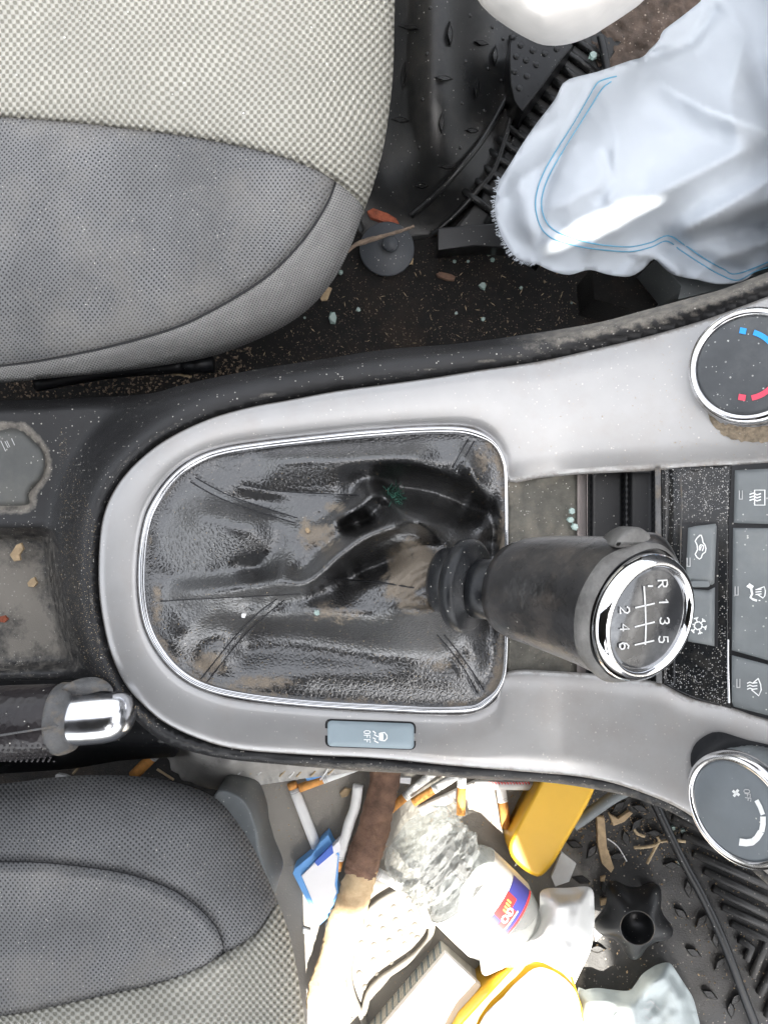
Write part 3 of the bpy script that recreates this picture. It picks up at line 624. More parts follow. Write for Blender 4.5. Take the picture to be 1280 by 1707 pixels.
# ================================================================ dials
def dial(name, px, py, z, n, r, face, label, marks):
    n = ax(n); k = S*(H-z)/H; C = P(px, py, z); t = thing(name, C-n*.02, label, 'dial', 'climate control dials')
    f = lambda off, rr_: (C+n*off, n, rr_*k)
    rings('ribbed_skirt', [f(-.022, r*.92), f(-.006, r*.94)], m_btn, t, 160, rad=lambda th, i: 1+.012*(math.sin(80*th) > 0))
    rings('chrome_bezel', [f(-.007, r*.96), f(-.005, r), f(-.002, r*1.01), f(.000, r*.985), f(.0012, r*.93), f(.0012, r*.875), f(.0002, r*.85), f(-.001, r*.84)], m_chromed, t, 96, caps=(False, False))
    fc = rings('face', [f(-.004, r*.86), f(-.0012, r*.85), f(-.0004, r*.83), f(0, r*.8), f(.0003, r*.3)], face, t, 96)
    for nm, lines, wd, mt in marks: ink(nm, lines, wd, C+n*.0003, n, mt, fc)
    return t
def ink_dot(x, y): return [(x-.5, y), (x+.5, y)]
dial('temperature_dial', 1247, 608, .040, (-.52, .08, .85), 99, m_dial, 'dusty chrome rimmed temperature dial with blue and red arcs', [
 ('cold_mark', [arc(1240, 610, 58, -72, -20, 9)], 9, m_blue), ('cold_dot', [[(1235, 551), (1240, 552)]], 10, m_blue),
 ('warm_mark', [arc(1243, 608, 56, 78, 22, 9)], 9, m_red), ('warm_dot', [[(1233, 662), (1239, 663)]], 10, m_red)])
fan = []
for k in range(4):
    a = math.radians(90*k+20); fan.append([(1226+1.5*math.cos(a), 1322+1.5*math.sin(a)), (1226+5.5*math.cos(a+.25), 1322+5.5*math.sin(a+.25))])
dial('fan_dial', 1228, 1352, .036, (-.80, -.16, .58), 100, m_dialb, 'tilted chrome rimmed fan speed dial printed with OFF and white bars', [
 ('fan_icon', fan, 4.5, m_ink), ('lettering', sum([glyph(c, 1245+dx, y, 5.5, 9.5, .12) for c, y, dx in (('O', 1319, -1), ('F', 1326, 0), ('F', 1333, 1))], []), 1.4, m_inkg),
 ('speed_bar', [[(1261, 1336), (1266, 1345), (1270, 1356)]], 7.5, m_ink), ('speed_bar', [[(1271, 1364), (1271, 1374), (1269, 1384)]], 9.5, m_ink),
 ('speed_bar', [[(1266, 1389), (1261, 1397), (1254, 1403)]], 11, m_ink), ('speed_bar', [[(1250, 1404), (1243, 1405), (1235, 1404)]], 12, m_ink)])
# dark sockets the dials sit in, grime ring under the upper one
sheet('dial_socket', [(1150, 1268), (1155, 1245), (1172, 1228), (1197, 1220), (1240, 1232), (1330, 1262), (1330, 1340), (1200, 1300), (1160, 1290)], 8, lambda X, Y: zc(X, Y)+.0022+0*X, m_black, con)
sheet('caked_dust', [(1180, 690), (1200, 704), (1225, 710), (1262, 712), (1330, 706), (1330, 728), (1280, 737), (1240, 736), (1210, 728), (1190, 712)], 5, lambda X, Y: zc(X, Y)+.0019+.001*vnoise(X, Y, 5, 3), m_grime, con, jag=1.2)
# ================================================================ handbrake
hb = thing('handbrake_lever', P(40, 1200, -.02), 'black perforated leather handbrake lever with chrome push button', 'handbrake')
ZH = .0
def H_(px, py, z, r, n=(1, .01, .12)): return R_(px, py, z, n, r)
rings('grip', [H_(-420, 1212, -.035, 52), H_(-200, 1210, -.015, 60), H_(-60, 1208, -.004, 62), H_(20, 1205, .0, 62), H_(80, 1201, .002, 60), H_(100, 1199, .003, 57), H_(104, 1198, .003, 52)], m_lever, hb, 64)
tube('seam', [P(x, y, .0235) for x, y in ((-60, 1236), (0, 1226), (50, 1218), (98, 1210))], .0006, m_lip, hb, 6)
sg_ = []
for i in range(16):
    for j, th in enumerate((22, 31, 40, 49, 58, 67)):
        x = -40+i*9+(j % 2)*4.5; a = math.radians(th); rr_ = .0204-.0002*(x < 20); c = P(x, 1205, .0)
        n_ = Vector((0, -math.sin(a), math.cos(a))); sg_.append((c+n_*rr_, n_))
V = []; F = []
for c, n_ in sg_:
    u = Vector((1, 0, 0)); v = n_.cross(u); i = len(V)
    for k_, (rr_, hh) in enumerate(((.0008, 0), (.0005, .0006))):
        for q in range(6): V.append(c+(u*math.cos(q*1.047)+v*math.sin(q*1.047))*rr_+n_*hh)
    F += [(i+q, i+(q+1) % 6, i+6+(q+1) % 6, i+6+q) for q in range(6)]+[tuple(i+6+q for q in range(6))]
fix(mesh('grip_studs', V, F, m_lever, hb, True, kind='stuff'))
rings('end_collar', [H_(98, 1199, .003, 57.5), H_(104, 1198, .003, 60), H_(113, 1197, .003, 59), H_(122, 1196, .003, 56), H_(128, 1195, .003, 50)], m_lip, hb, 64)
sheet('collar_hood', [(104, 1148), (120, 1136), (145, 1129), (165, 1130), (182, 1139), (189, 1152), (170, 1152), (140, 1160), (118, 1172), (106, 1170)], 4, lambda X, Y: .006+.006*sm(22, 0, np.abs(Y-1146)), m_lip, hb, skirt=.02)
rings('push_button', [H_(118, 1199, .004, 42), H_(124, 1199, .004, 43.5), H_(150, 1197, .004, 44), H_(175, 1195, .004, 43.5), H_(195, 1193, .004, 41), H_(208, 1191, .004, 36), H_(217, 1190, .004, 27), H_(222, 1189, .004, 14), H_(223, 1189, .004, 3)], m_satin, hb, 10*5)
# black sill under the handbrake
sheet('tunnel_trim', [(-320, 1130), (120, 1130), (190, 1150), (250, 1215), (300, 1250), (290, 1262), (200, 1268), (120, 1282), (0, 1290), (-320, 1300)], 10, lambda X, Y: -.06-.05*sm(1230, 1290, Y)+.006*np.exp(-((Y-1250-(X*-.05))/6)**2), m_black, con, sp=False, skirt=.05)
# ================================================================ seats
def seatz(sil, top, R, dep):
    L = spl(sil, 6)
    def f(X, Y):
        d = np.clip(pdist(X, Y, L)/R, 0, 1); return top-dep*(1-np.sqrt(np.maximum(1-(1-d)**2, 0)))
    return f
sil1 = [(655, -260), (658, -60), (657, 40), (655, 120), (648, 190), (638, 250), (622, 310), (604, 358), (585, 410), (560, 460), (525, 505), (480, 540), (420, 570), (350, 595), (260, 611), (180, 621), (80, 631), (0, 638), (-320, 660)]
z1 = seatz(sil1, .02, 230, .085)
seamA = [(-320, 170), (0, 195), (100, 202), (200, 213), (300, 226), (400, 244), (470, 262), (530, 285), (570, 310), (600, 338), (606, 352)]
seamB = [(-320, 640), (0, 607), (100, 592), (200, 570), (290, 543), (350, 515), (410, 480), (455, 447), (500, 400), (530, 358), (548, 325), (556, 302)]
def zs1(X, Y): return z1(X, Y)-.004*bez(X, Y, seamA, 4)-.0035*bez(X, Y, seamB, 5)-.004*bez(X, Y, seamA, 30)+.0012*vnoise(X, Y, 80, 31)
s1 = thing('front_seat', P(200, 300, ZF), 'car seat cushion with cream honeycomb bolster and worn grey mesh centre, upper left', 'car seat', 'front seats')
def cut(line, a, b): return [tuple(p) for p in spl(line, 8) if a(p) and b(p)]
bol = [(-320, -260)]+[tuple(p) for p in spl(sil1[:8], 8)]+[tuple(p) for p in spl(seamA, 8)][::-1]
sheet('bolster', bol, 10, zs1, m_cream, s1, sp=False, skirt=.10)
cen = [tuple(p) for p in spl(seamA, 8)]
cen_i = [p for p in cen if p[0] <= 556]+[(556, 301)]
ins = cen_i+[tuple(p) for p in spl(seamB, 8)][::-1]
sheet('seat_centre', ins, 9, zs1, m_mesh, s1, sp=False)
low = [p for p in cen if p[0] > 556]+[tuple(p) for p in spl(sil1[7:], 8)]+[tuple(p) for p in spl(seamB, 8)]
sheet('front_panel', low, 9, zs1, m_mesh2, s1, sp=False, skirt=.10)
for ln, nm in ((seamB, 'seam'),):
    q = spl([(x+3, y+3) for x, y in ln], step=9)
    tube(nm, [P(x, y, float(zs1(np.array(x), np.array(y)))+.0008+.0003*(i % 2)) for i, (x, y) in enumerate(q)], .0007, m_seam, s1, 5, n=1)
sil2 = [(-320, 1335), (0, 1307), (80, 1297), (160, 1292), (250, 1296), (320, 1312), (365, 1335), (395, 1370), (418, 1405), (440, 1450), (462, 1500), (480, 1550), (492, 1600), (502, 1660), (512, 1720), (520, 1800), (520, 1960)]
z2 = seatz(sil2, .0, 170, .06)
seamC = [(-320, 1440), (0, 1437), (70, 1438), (150, 1446), (210, 1456), (262, 1472), (300, 1490), (335, 1517), (360, 1545), (372, 1575), (371, 1590)]
seamD = [(-320, 1730), (0, 1694), (80, 1680), (180, 1658), (260, 1640), (330, 1615), (371, 1591), (405, 1572), (432, 1550), (455, 1515), (464, 1505)]
def zs2(X, Y): return z2(X, Y)-.005*bez(X, Y, seamC, 8)+.004*bez(X, Y, [(x, y+14) for x, y in seamC], 9)-.004*bez(X, Y, seamD, 6)-.008*sm(1450, 1540, Y)*sm(400, 250, X)*sm(1720, 1640, Y)+.0012*vnoise(X, Y, 80, 33)
s2 = thing('front_seat', P(150, 1500, ZF), 'dark grey mesh car seat cushion with cream honeycomb edge, lower left beside the handbrake', 'car seat', 'front seats')
C_ = [tuple(p) for p in spl(seamC, 8)]; D_ = [tuple(p) for p in spl(seamD, 8)]; S2 = [tuple(p) for p in spl(sil2, 8)]
kD = min(range(len(D_)), key=lambda i: math.hypot(D_[i][0]-371, D_[i][1]-1591)); kS = min(range(len(S2)), key=lambda i: math.hypot(S2[i][0]-464, S2[i][1]-1505))
sheet('front_panel', S2[:kS+1]+D_[kD+1:-1][::-1]+C_[::-1], 9, zs2, m_mesh, s2, sp=False, skirt=.08)
sheet('seat_centre', C_+D_[:kD][::-1], 9, zs2, m_mesh, s2, sp=False)
sheet('bolster', S2[kS:]+[(-320, 1960)]+D_[:-1], 9, zs2, m_cream, s2, sp=False, skirt=.08)
for k in (0,):
    q = spl([(x, y+k) for x, y in seamC], step=9)
    tube('seam', [P(x, y, float(zs2(np.array(x), np.array(y)))+.0002) for x, y in q], .0004, m_seam, s2, 5, n=1)
prism('seat_base_trim', [(360, 1322), (395, 1325), (415, 1345), (428, 1380), (432, 1410), (440, 1440), (455, 1500), (380, 1500), (340, 1400)], -.07, -.12, m_btn, s2, bev=5, sp=True)
# ================================================================ driver footwell (upper right)
def zdm(X, Y): return ZF+.004+.045*sm(120, 0, np.abs(X-725))*sm(420, 150, Y)-.012*sm(250, 400, Y)
dm = thing('driver_floor_mat', P(740, 180, ZF), 'black rubber floor mat with diamond treads beside the cream seat', 'floor mat')
sheet('mat_base', [(600, -150), (900, -150), (960, 60), (870, 190), (846, 250), (790, 330), (735, 385), (690, 400), (600, 400)], 9, zdm, m_mat, dm, skirt=.012)
def dia(px, py, L, W, ang, zf, par, h=.0022, mat=m_tread, nm='tread'):
    a = math.radians(ang); c, s = math.cos(a), math.sin(a); n8 = []; V = []
    pts = [(-1, 0), (-.5, -.62), (0, -1), (.5, -.62), (1, 0), (.5, .62), (0, 1), (-.5, .62)]
    for k, hh in ((1, -.001), (.62, h)):
        for u, v in pts:
            x = px+k*(u*L*c-v*W*s); y = py+k*(u*L*s+v*W*c); V.append(P(x, y, float(zf(x, y))+hh))
    F = [tuple(range(8, 16))]+[(i, (i+1) % 8, 8+(i+1) % 8, 8+i) for i in range(8)]
    return fix(mesh(nm, V, F, mat, par, False))
def dome(px, py, r, zf, par, mat, nm='dimple', h=.5):
    z = float(zf(px, py)); k = S*(H-z)/H; c = P(px, py, z-.0005)
    return rings(nm, [(c, (0, 0, 1), r*k), (c+Vector((0, 0, r*k*h*.6)), (0, 0, 1), r*k*.8), (c+Vector((0, 0, r*k*h)), (0, 0, 1), r*k*.4)], mat, par, 12, caps=(False, True))
for x, y, a, l in ((160, 180, 8, 20), (440, 225, 88, 24), (130, 500, 95, 26), (400, 520, 6, 18), (650, 285, 12, 14), (385, 820, 92, 20), (615, 590, 95, 20), (115, 800, 5, 20), (590, 870, 5, 12), (740, 370, 92, 20), (420, 1110, 2, 18), (250, 1240, 0, 14)):
    dia(640+x/4, y/4, l, 5.5, a, zdm, dm, h=.004, mat=m_mat)
for x, y in ((308, 55), (287, 360), (258, 665), (570, 105), (718, 183), (790, 262), (690, 460), (540, 410), (780, 540), (515, 690), (665, 740), (235, 980), (505, 985)):
    dome(640+x/4, y/4, 3.6, zdm, dm, m_mat, h=.9)
for ln in ([(852, 60), (852, 100), (850, 146), (830, 190), (802, 236), (772, 274), (746, 304), (715, 335), (685, 360)], [(856, 160), (852, 195), (824, 281), (800, 312), (774, 343), (746, 370), (720, 392)]):
    tube('mat_lip', [P(x, y, float(zdm(x, y))+.003) for x, y in spl(ln, step=12)], .0022, m_mat, dm, 8, n=1)
dp = thing('foot_rest', P(890, 120, ZF), 'black studded foot rest pad beside ribbed floor strip', 'foot rest')
prism('pad', [(852, 60), (935, 60), (955, 76), (935, 101), (905, 142), (871, 186), (856, 168), (850, 140), (848, 100)], -.165, -.195, m_rub, dp, bev=4)
for x, y in ((910, 305), (990, 340), (1070, 360), (880, 380), (945, 405), (1015, 435), (870, 480), (950, 510), (900, 590), (1150, 330), (860, 250), (1000, 260), (1100, 290)):
    dome(640+x/4, y/4, 6.5, lambda a, b: -.165, dp, m_rub, 'stud', .6)
rs = thing('ribbed_strip', P(890, 200, ZF), 'black rubber strip with cross ribs running under the white cloth', 'rubber strip')
sheet('strip_base', [(940, 30), (1040, 60), (960, 190), (840, 330), (790, 420), (740, 400), (800, 330), (870, 190)], 12, lambda X, Y: ZF+.004+0*X, m_mat, rs, sp=False, skirt=.01)
for i in range(13):
    t = i/12; x = 978-190*t; y = 78+250*t
    tube('rib', [P(x-22, y-14, ZF+.006), P(x+34, y+26, ZF+.006)], .0032, m_mat, rs, 8, n=1)
tube('edge_bar', [P(1000, 60, ZF+.012), P(1006, 85, ZF+.012), P(1013, 125, ZF+.012)], .003, m_rub, rs, 8)
sheet('gritty_mat', [(985, 60), (1010, 128), (1060, 105), (1110, 62), (1190, -10), (1120, -90), (1000, -60)], 7, lambda X, Y: ZF+.004+.0025*vnoise(X, Y, 9, 91)+.001*vnoise(X, Y, 4, 92), M('sandy_brown_grit', (.10, .075, .06), .95, var=.5, vs=120, bump=1.2, bs=400, speck=.3, ss=300, spc=(.4, .33, .27), dirt=.5, dcol=(.22, .16, .13), ds=40), rs, skirt=.004)
# slabby dark plate under the cloth, hinge arm
pl = tag(prism('pedal_bracket', [(730, 380), (830, 372), (845, 395), (900, 440), (860, 415), (790, 410), (730, 418)], -.18, -.2, m_black, bev=3), 'black plastic bracket lying on carpet between mat clip and white cloth', 'bracket')
fc = thing('mat_clip', P(645, 415, ZF), 'round grey plastic floor mat clip with a central button', 'mat clip')
k = S*.7/.5*.5
rings('disc', [(P(645, 415, -.198), (0, 0, 1), .0145*1.45), (P(645, 415, -.1955), (0, 0, 1), .0143*1.45), (P(645, 415, -.195), (0, 0, 1), .0138*1.45)], m_disc, fc, 48)
rings('button', [(P(651, 406, -.196), (0, 0, 1), .0062), (P(651, 406, -.187), (0, 0, 1), .0062), (P(651, 406, -.1855), (0, 0, 1), .0052)], m_disc, fc, 24)
# tube under the upper seat
ct = thing('seat_rail_tube', P(300, 608, -.12), 'black tube with capped end poking out from under the seat', 'tube')
tube('tube', [P(60, 640, -.1), P(180, 619, -.1), P(305, 609, -.1)], .0052, m_black, ct, 20)
tube('end_cap', [P(306, 609, -.1), P(357, 606, -.1)], .0062, m_rub, ct, 20, n=1)
# white bundle at the very top
def zw(X, Y): return .03-.06*(1-np.clip(pdist(X, Y, spl(wb, 6), True)/70, 0, 1))**2+.003*vnoise(X, Y, 30, 41)
wb = [(770, -60), (795, -2), (815, 22), (838, 40), (870, 60), (905, 75), (945, 74), (985, 60), (1010, 45), (1045, 22), (1075, -2), (1120, -60), (950, -140)]
tag(sheet('cloth_bundle', wb, 8, zw, m_white, skirt=.04), 'rounded white cloth bundle at the top edge above the foot rest', 'cloth')
# airbag cloth
ab = [(1200, -30), (1167, 2), (1135, 28), (1105, 51), (1100, 62), (1089, 79), (1070, 95), (1049, 101), (1000, 118), (948, 132), (935, 145), (926, 163), (910, 185), (892, 208), (869, 242), (855, 265), (841, 287), (831, 304), (827, 325), (824, 349), (829, 372), (836, 394), (845, 410), (858, 427), (875, 436), (892, 439), (915, 450), (948, 458), (982, 450), (1015, 458), (1049, 461), (1072, 448), (1089, 432), (1105, 446), (1122, 458), (1160, 466), (1200, 472), (1240, 466), (1290, 440), (1500, 400), (1500, -60)]
fl_ = [([(1190, 20), (1150, 70), (1090, 90), (1060, 100)], -.006, 10), ([(1177, 30), (1160, 68), (1120, 84)], .006, 14), ([(1070, 130), (1130, 160), (1200, 195), (1280, 225)], .008, 26),
 ([(940, 280), (1000, 230), (1060, 170)], .006, 40), ([(1150, 380), (1220, 350), (1300, 330)], .008, 22), ([(1110, 400), (1160, 390), (1280, 370)], -.009, 16), ([(870, 300), (880, 370), (920, 410)], .007, 20),
 ([(990, 400), (1040, 360), (1140, 300), (1220, 260)], .006, 30), ([(1250, 60), (1270, 140), (1300, 200)], -.01, 30), ([(1120, 405), (1180, 440), (1240, 455)], -.008, 14), ([(900, 400), (905, 330), (945, 230), (985, 150)], -.004, 8), ([(1000, 330), (1020, 300), (1010, 260)], -.004, 10), ([(1060, 420), (1100, 430), (1130, 455)], .006, 10)]
LAB = spl(ab, 5, True)
creases = [([(1060, 102), (1120, 84), (1160, 68), (1178, 30)], -.005, 7), ([(1095, 135), (1170, 180), (1290, 225)], .008, 16), ([(880, 230), (930, 200), (935, 140)], .004, 14), ([(830, 345), (880, 290), (960, 240)], .005, 12), ([(980, 420), (1010, 370), (1130, 305), (1240, 250)], .007, 15), ([(1115, 402), (1200, 350), (1300, 290)], .008, 12), ([(1120, 412), (1200, 400), (1300, 372)], -.006, 9), ([(1000, 155), (1030, 230), (1015, 330)], .004, 14), ([(1240, 60), (1215, 160), (1230, 240)], .004, 16), ([(900, 430), (920, 400), (985, 395)], .004, 8), ([(1040, 455), (1070, 425), (1110, 405)], .004, 8), ([(1160, 460), (1200, 430), (1290, 400)], .005, 9)]
def zab(X, Y):
    d = pdist(X, Y, LAB, True); z = -.075+.035*sm(0, 150, d)+.002*vnoise(X, Y, 70, 51)+.0006*vnoise(X, Y, 20, 52)
    for ln, a, wd in creases: z = z+a*np.exp(-pdist(X, Y, ln)/wd)
    for ln, a, wd in fl_: z = z+a*bez(X, Y, ln, wd)
    return z
air = thing('deflated_airbag', P(1080, 250, -.08), 'deflated white airbag cloth with blue double stitching and a frayed edge', 'airbag')
sheet('cloth', ab, 7, zab, m_fab, air, solid=.0012)
st1 = [(1027, 127), (1005, 133), (993, 141), (975, 172), (954, 208), (930, 245), (909, 281), (897, 310), (892, 337), (895, 362), (903, 382), (915, 394), (931, 402), (965, 411), (999, 416), (1030, 419), (1055, 419), (1085, 412), (1111, 402), (1135, 418), (1167, 439), (1200, 458), (1229, 467), (1260, 452), (1300, 440)]
st2 = [(1018, 136), (1003, 148), (985, 176), (963, 211), (940, 248), (919, 284), (907, 312), (902, 337), (905, 358), (913, 374), (924, 384), (940, 392), (970, 402), (1000, 408), (1030, 411), (1055, 411), (1085, 404), (1113, 393), (1140, 408), (1172, 430), (1204, 448), (1230, 456), (1300, 428)]
for ln in (st1, st2):
    q = spl(ln, step=3.5); Vs = []
    tube('stitching', [P(x, y, float(zab(np.array(x), np.array(y)))+.0004+.0005*(i % 2)) for i, (x, y) in enumerate(q)], .00042, m_thread, air, 5, n=1)
def bundle(name, segs, mat, parent=None, kind=None):
    V = []; F = []
    for a, b, r in segs:
        a, b = Vector(a), Vector(b); t = (b-a).normalized(); u = Vector((0, 0, 1)).cross(t)
        if u.length < .1: u = Vector((1, 0, 0))
        u.normalize(); v = t.cross(u); i = len(V)
        for c in (a, b):
            for th in (0, 2.1, 4.2): V.append(c+u*r*math.cos(th)+v*r*math.sin(th))
        F += [(i, i+1, i+4, i+3), (i+1, i+2, i+5, i+4), (i+2, i, i+3, i+5), (i, i+2, i+1), (i+3, i+4, i+5)]
    return mesh(name, V, F, mat, parent, False, kind=kind)
sg = []
for x, y in spl([(833, 300), (827, 325), (824, 349), (829, 372), (836, 394), (845, 410), (858, 427), (875, 436), (892, 439)], step=2.2):
    for _ in range(2):
        a = math.atan2(y-330, x-960)+random.gauss(0, .5); l = random.uniform(3, 9)
        z = float(zab(np.array(x+2), np.array(y))); sg.append((P(x+3, y-1, z), P(x+l*math.cos(a), y+l*math.sin(a), z-.001), .00014))
bundle('frayed_threads', sg, m_fab, air, 'stuff')
# tunnel side under the cloth, lower dash edge
tag(prism('dark_panel', [(985, 448), (1070, 452), (1090, 428), (1132, 478), (1126, 500), (1060, 520), (990, 500)], -.15, -.2, m_carpet, bev=3), 'dark panel showing beside the airbag cloth above the console', 'panel')  # raised dark slab filling the gap beside the cloth
tag(prism('grey_side_panel', [(1095, 430), (1140, 450), (1290, 440), (1290, 475), (1190, 486), (1130, 500), (1134, 478)], -.1, -.2, m_btn, bev=3), 'grey plastic side panel between airbag cloth and console edge', 'panel')
# ================================================================ passenger footwell (bottom)
ZM = ZF+.006
def zpm(X, Y): return ZM+.0012*vnoise(X, Y, 40, 61)+.0004*vnoise(X, Y, 12, 62)
pm = thing('passenger_floor_mat', P(900, 1500, ZF), 'dusty dark rubber passenger mat with raised diamonds, dimples and V shaped ribs', 'floor mat')
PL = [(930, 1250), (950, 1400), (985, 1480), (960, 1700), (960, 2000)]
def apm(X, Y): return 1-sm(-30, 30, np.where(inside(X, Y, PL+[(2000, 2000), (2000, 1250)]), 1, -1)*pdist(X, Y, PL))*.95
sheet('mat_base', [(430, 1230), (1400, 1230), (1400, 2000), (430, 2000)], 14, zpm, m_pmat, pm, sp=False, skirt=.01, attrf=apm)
ped = lambda x, y: ZM+.002
for ln in ([(697, 1475), (660, 1488), (630, 1505), (605, 1530), (590, 1560), (582, 1600), (583, 1640), (592, 1670), (604, 1695), (610, 1712)],
           [(752, 1518), (735, 1523), (722, 1535), (719, 1550), (716, 1565), (695, 1590), (660, 1615), (635, 1632), (615, 1655), (606, 1690)],
           [(697, 1475), (699, 1500), (706, 1525), (714, 1545)], [(704, 1472), (708, 1500), (716, 1530), (720, 1548)]):
    tube('mat_bead', [P(x, y, ZM+.004) for x, y in spl(ln, step=10)], .0027, m_dmat, pm, 8, n=1)
dp_ = [(735, 175), (660, 220), (745, 245), (670, 285), (595, 270), (765, 310), (605, 330), (692, 345), (535, 322), (750, 360), (637, 390), (778, 375), (560, 410), (497, 400), (715, 405), (635, 452), (735, 468), (558, 487), (653, 510), (485, 555), (580, 565), (515, 625), (830, 110), (860, 225), (960, 345), (870, 160)]
for x, y in dp_: dome(440+x/3.048, 1440+y/3.048, 6, zpm, pm, m_dmat, h=.7)
dd = [(190, 360, 20), (290, 400, -55), (230, 560, 15), (360, 610, 80), (430, 430, -10), (640, 300, 5), (830, 610, 85), (790, 750, 40), (860, 970, 30), (905, 790, -50), (950, 1205, 30), (1010, 1030, -50), (1070, 1290, 85), (540, 250, -50), (480, 330, 75), (320, 950, 0), (620, 600, 10), (690, 880, -50), (1100, 1230, -45), (740, 480, 5), (560, 160, 20), (440, 150, -40), (985, 900, 80)]
for x, y, a in dd: dia(900+x/3.368, 1300+y/3.368, 18, 8, a, zpm, pm, h=.0045, mat=m_pmat)
for ln in ([(1155, 1422), (1290, 1482)], [(1173, 1451), (1290, 1506)], [(1188, 1481), (1290, 1531)], [(1203, 1511), (1290, 1550)], [(1218, 1539), (1279, 1567), (1253, 1628)], [(1231, 1566), (1252, 1579), (1243, 1600)], [(1290, 1610), (1265, 1658)], [(1137, 1392), (1290, 1455)], [(1290, 1660), (1277, 1695)], [(1120, 1362), (1290, 1430)]):
    tube('rib', [P(x, y, ZM+.003) for x, y in ln], .0030, m_pmat, pm, 8, n=1)
# black cable
tag(tube('black_cable', [P(x, y, ZM+.007) for x, y in ((1075, 1300), (1094, 1345), (1115, 1390), (1140, 1440), (1165, 1485), (1192, 1540), (1215, 1595), (1235, 1650), (1262, 1720), (1290, 1800))], .0034, m_black, None, 12), 'black cable running diagonally over the ribbed passenger mat', 'cable')
tag(tube('grey_rod', [P(x, y, ZM+.02) for x, y in ((1060, 1310), (1020, 1330), (975, 1362), (955, 1376))], .0045, m_btn, None, 12), 'grey plastic rod between the yellow handle and console edge', 'rod')
# lobed black cap
zt_ = -.150
def lob(th, i):
    return 1+({0: .40, 1: .40, 2: .38, 3: .28, 4: .12}.get(i, 0))*(.5+.5*math.cos(5*(th-math.radians(270))))**1.6
kz = S*(H-zt_)/H
cc = thing('lobed_cap', P(1062, 1540, ZM), 'black five lobed plastic knob with a round hole lying on the mat', 'plastic knob')
cl = P(1062, 1547, zt_); nn = ax((-.12, .05, 1))
rings('lobed_body', [(cl-nn*.024, nn, 48*kz), (cl-nn*.020, nn, 50*kz), (cl-nn*.014, nn, 48*kz), (cl-nn*.008, nn, 41*kz), (cl-nn*.003, nn, 34*kz), (cl-nn*.0005, nn, 29.5*kz), (cl, nn, 28*kz), (cl-nn*.001, nn, 26.5*kz), (cl-nn*.018, nn, 25*kz)], m_black, cc, 100, rad=lob)
rings('rim', [(cl-nn*.0002, nn, 28.6*kz), (cl+nn*.0006, nn, 27.8*kz), (cl-nn*.0002, nn, 27*kz)], m_lip, cc, 60, caps=(False, False))
hx = thing('hex_nut', P(1024, 1512, ZM), 'small black hexagonal nut beside the lobed knob', 'nut')
rings('nut', [(P(1024, 1512, ZM), (0, 0, 1), 14*kz*1.05), (P(1024, 1512, ZM+.008), (0, 0, 1), 14*kz), (P(1024, 1512, ZM+.008), (0, 0, 1), 8*kz), (P(1024, 1512, ZM+.002), (0, 0, 1), 8*kz)], m_black, hx, 6, smooth=False)
# stick
ZS = ZM+.017
stt = thing('broken_stick', P(600, 1480, ZM), 'thick broken stick, dark bark above and bare wood paled as sunlit below, beside the bottle', 'stick')
kz2 = S*(H-ZS)/H
def log(name, pts, mat, seed):
    p = spl([(*q,) for q in pts], 8); V = []; F = []; seg = 22; r_ = np.random.default_rng(seed).normal(0, 1, (len(p), seg))
    for i, (x, y, r) in enumerate(p):
        a = p[max(i-1, 0)]; b = p[min(i+1, len(p)-1)]; t = Vector((b[0]-a[0], -(b[1]-a[1]), 0)).normalized(); u = Vector((0, 0, 1)).cross(t); c = P(x, y, ZS)
        for k in range(seg):
            th = 2*math.pi*k/seg; q = 1+.035*r_[i][k]+.05*math.sin(3*th+i*.25)+.04*math.sin(5*th-i*.4+seed)
            V.append(c+u*r*kz2*q*math.cos(th)+Vector((0, 0, .62*r*kz2*q*math.sin(th))))
    for i in range(len(p)-1):
        for k in range(seg): F.append((i*seg+k, i*seg+(k+1) % seg, (i+1)*seg+(k+1) % seg, (i+1)*seg+k))
    F.append(tuple(range(seg))[::-1]); F.append(tuple((len(p)-1)*seg+k for k in range(seg)))
    return fix(mesh(name, V, F, mat, stt))
log('bark', [(656, 1180, 25), (645, 1260, 25), (640, 1310, 24.5), (631, 1350, 25), (619, 1390, 27), (609, 1425, 28), (601, 1452, 26), (597, 1466, 18)], m_bark, 1)
log('sunlit_bare_wood', [(607, 1445, 22), (598, 1470, 25.5), (586, 1510, 27), (572, 1555, 29), (558, 1600, 29), (545, 1640, 27), (534, 1668, 24), (526, 1685, 17), (522, 1693, 7)], m_wood, 2)  # sunlight below the shadow edge is put into this paler wood colour
# blue and white packet
pk = thing('card_packet', P(525, 1470, ZM), 'crushed blue and white cardboard packet leaning on the stick', 'packet')
prism('card_back', [(488, 1456), (492, 1447), (520, 1424), (535, 1403), (547, 1391), (554, 1407), (566, 1424), (562, 1476), (565, 1489), (547, 1529), (533, 1542), (522, 1522)], ZM+.016, ZM+.001, m_cardb, pk, bev=1.5, smooth=False)
prism('card_front', [(503, 1460), (526, 1437), (556, 1420), (563, 1428), (558, 1476), (561, 1488), (545, 1524), (534, 1532)], ZM+.0185, ZM+.0165, m_cardw, pk, bev=1, smooth=False)
prism('flap', [(524, 1437), (553, 1408), (556, 1422), (530, 1444)], ZM+.022, ZM+.019, m_cardd, pk, bev=1, smooth=False)
prism('torn_flap', [(552, 1414), (566, 1400), (568, 1418), (558, 1424)], ZM+.021, ZM+.012, m_cardw, pk, bev=1, smooth=False)
prism('blue_card', [(500, 1262), (592, 1262), (582, 1283), (552, 1292), (512, 1302), (505, 1290)], ZM+.01, ZM+.005, m_cardb, None, bev=1, smooth=False)
tag(bpy.data.objects['blue_card'], 'scrap of blue card poking out below the console beside a cigarette', 'card scrap')
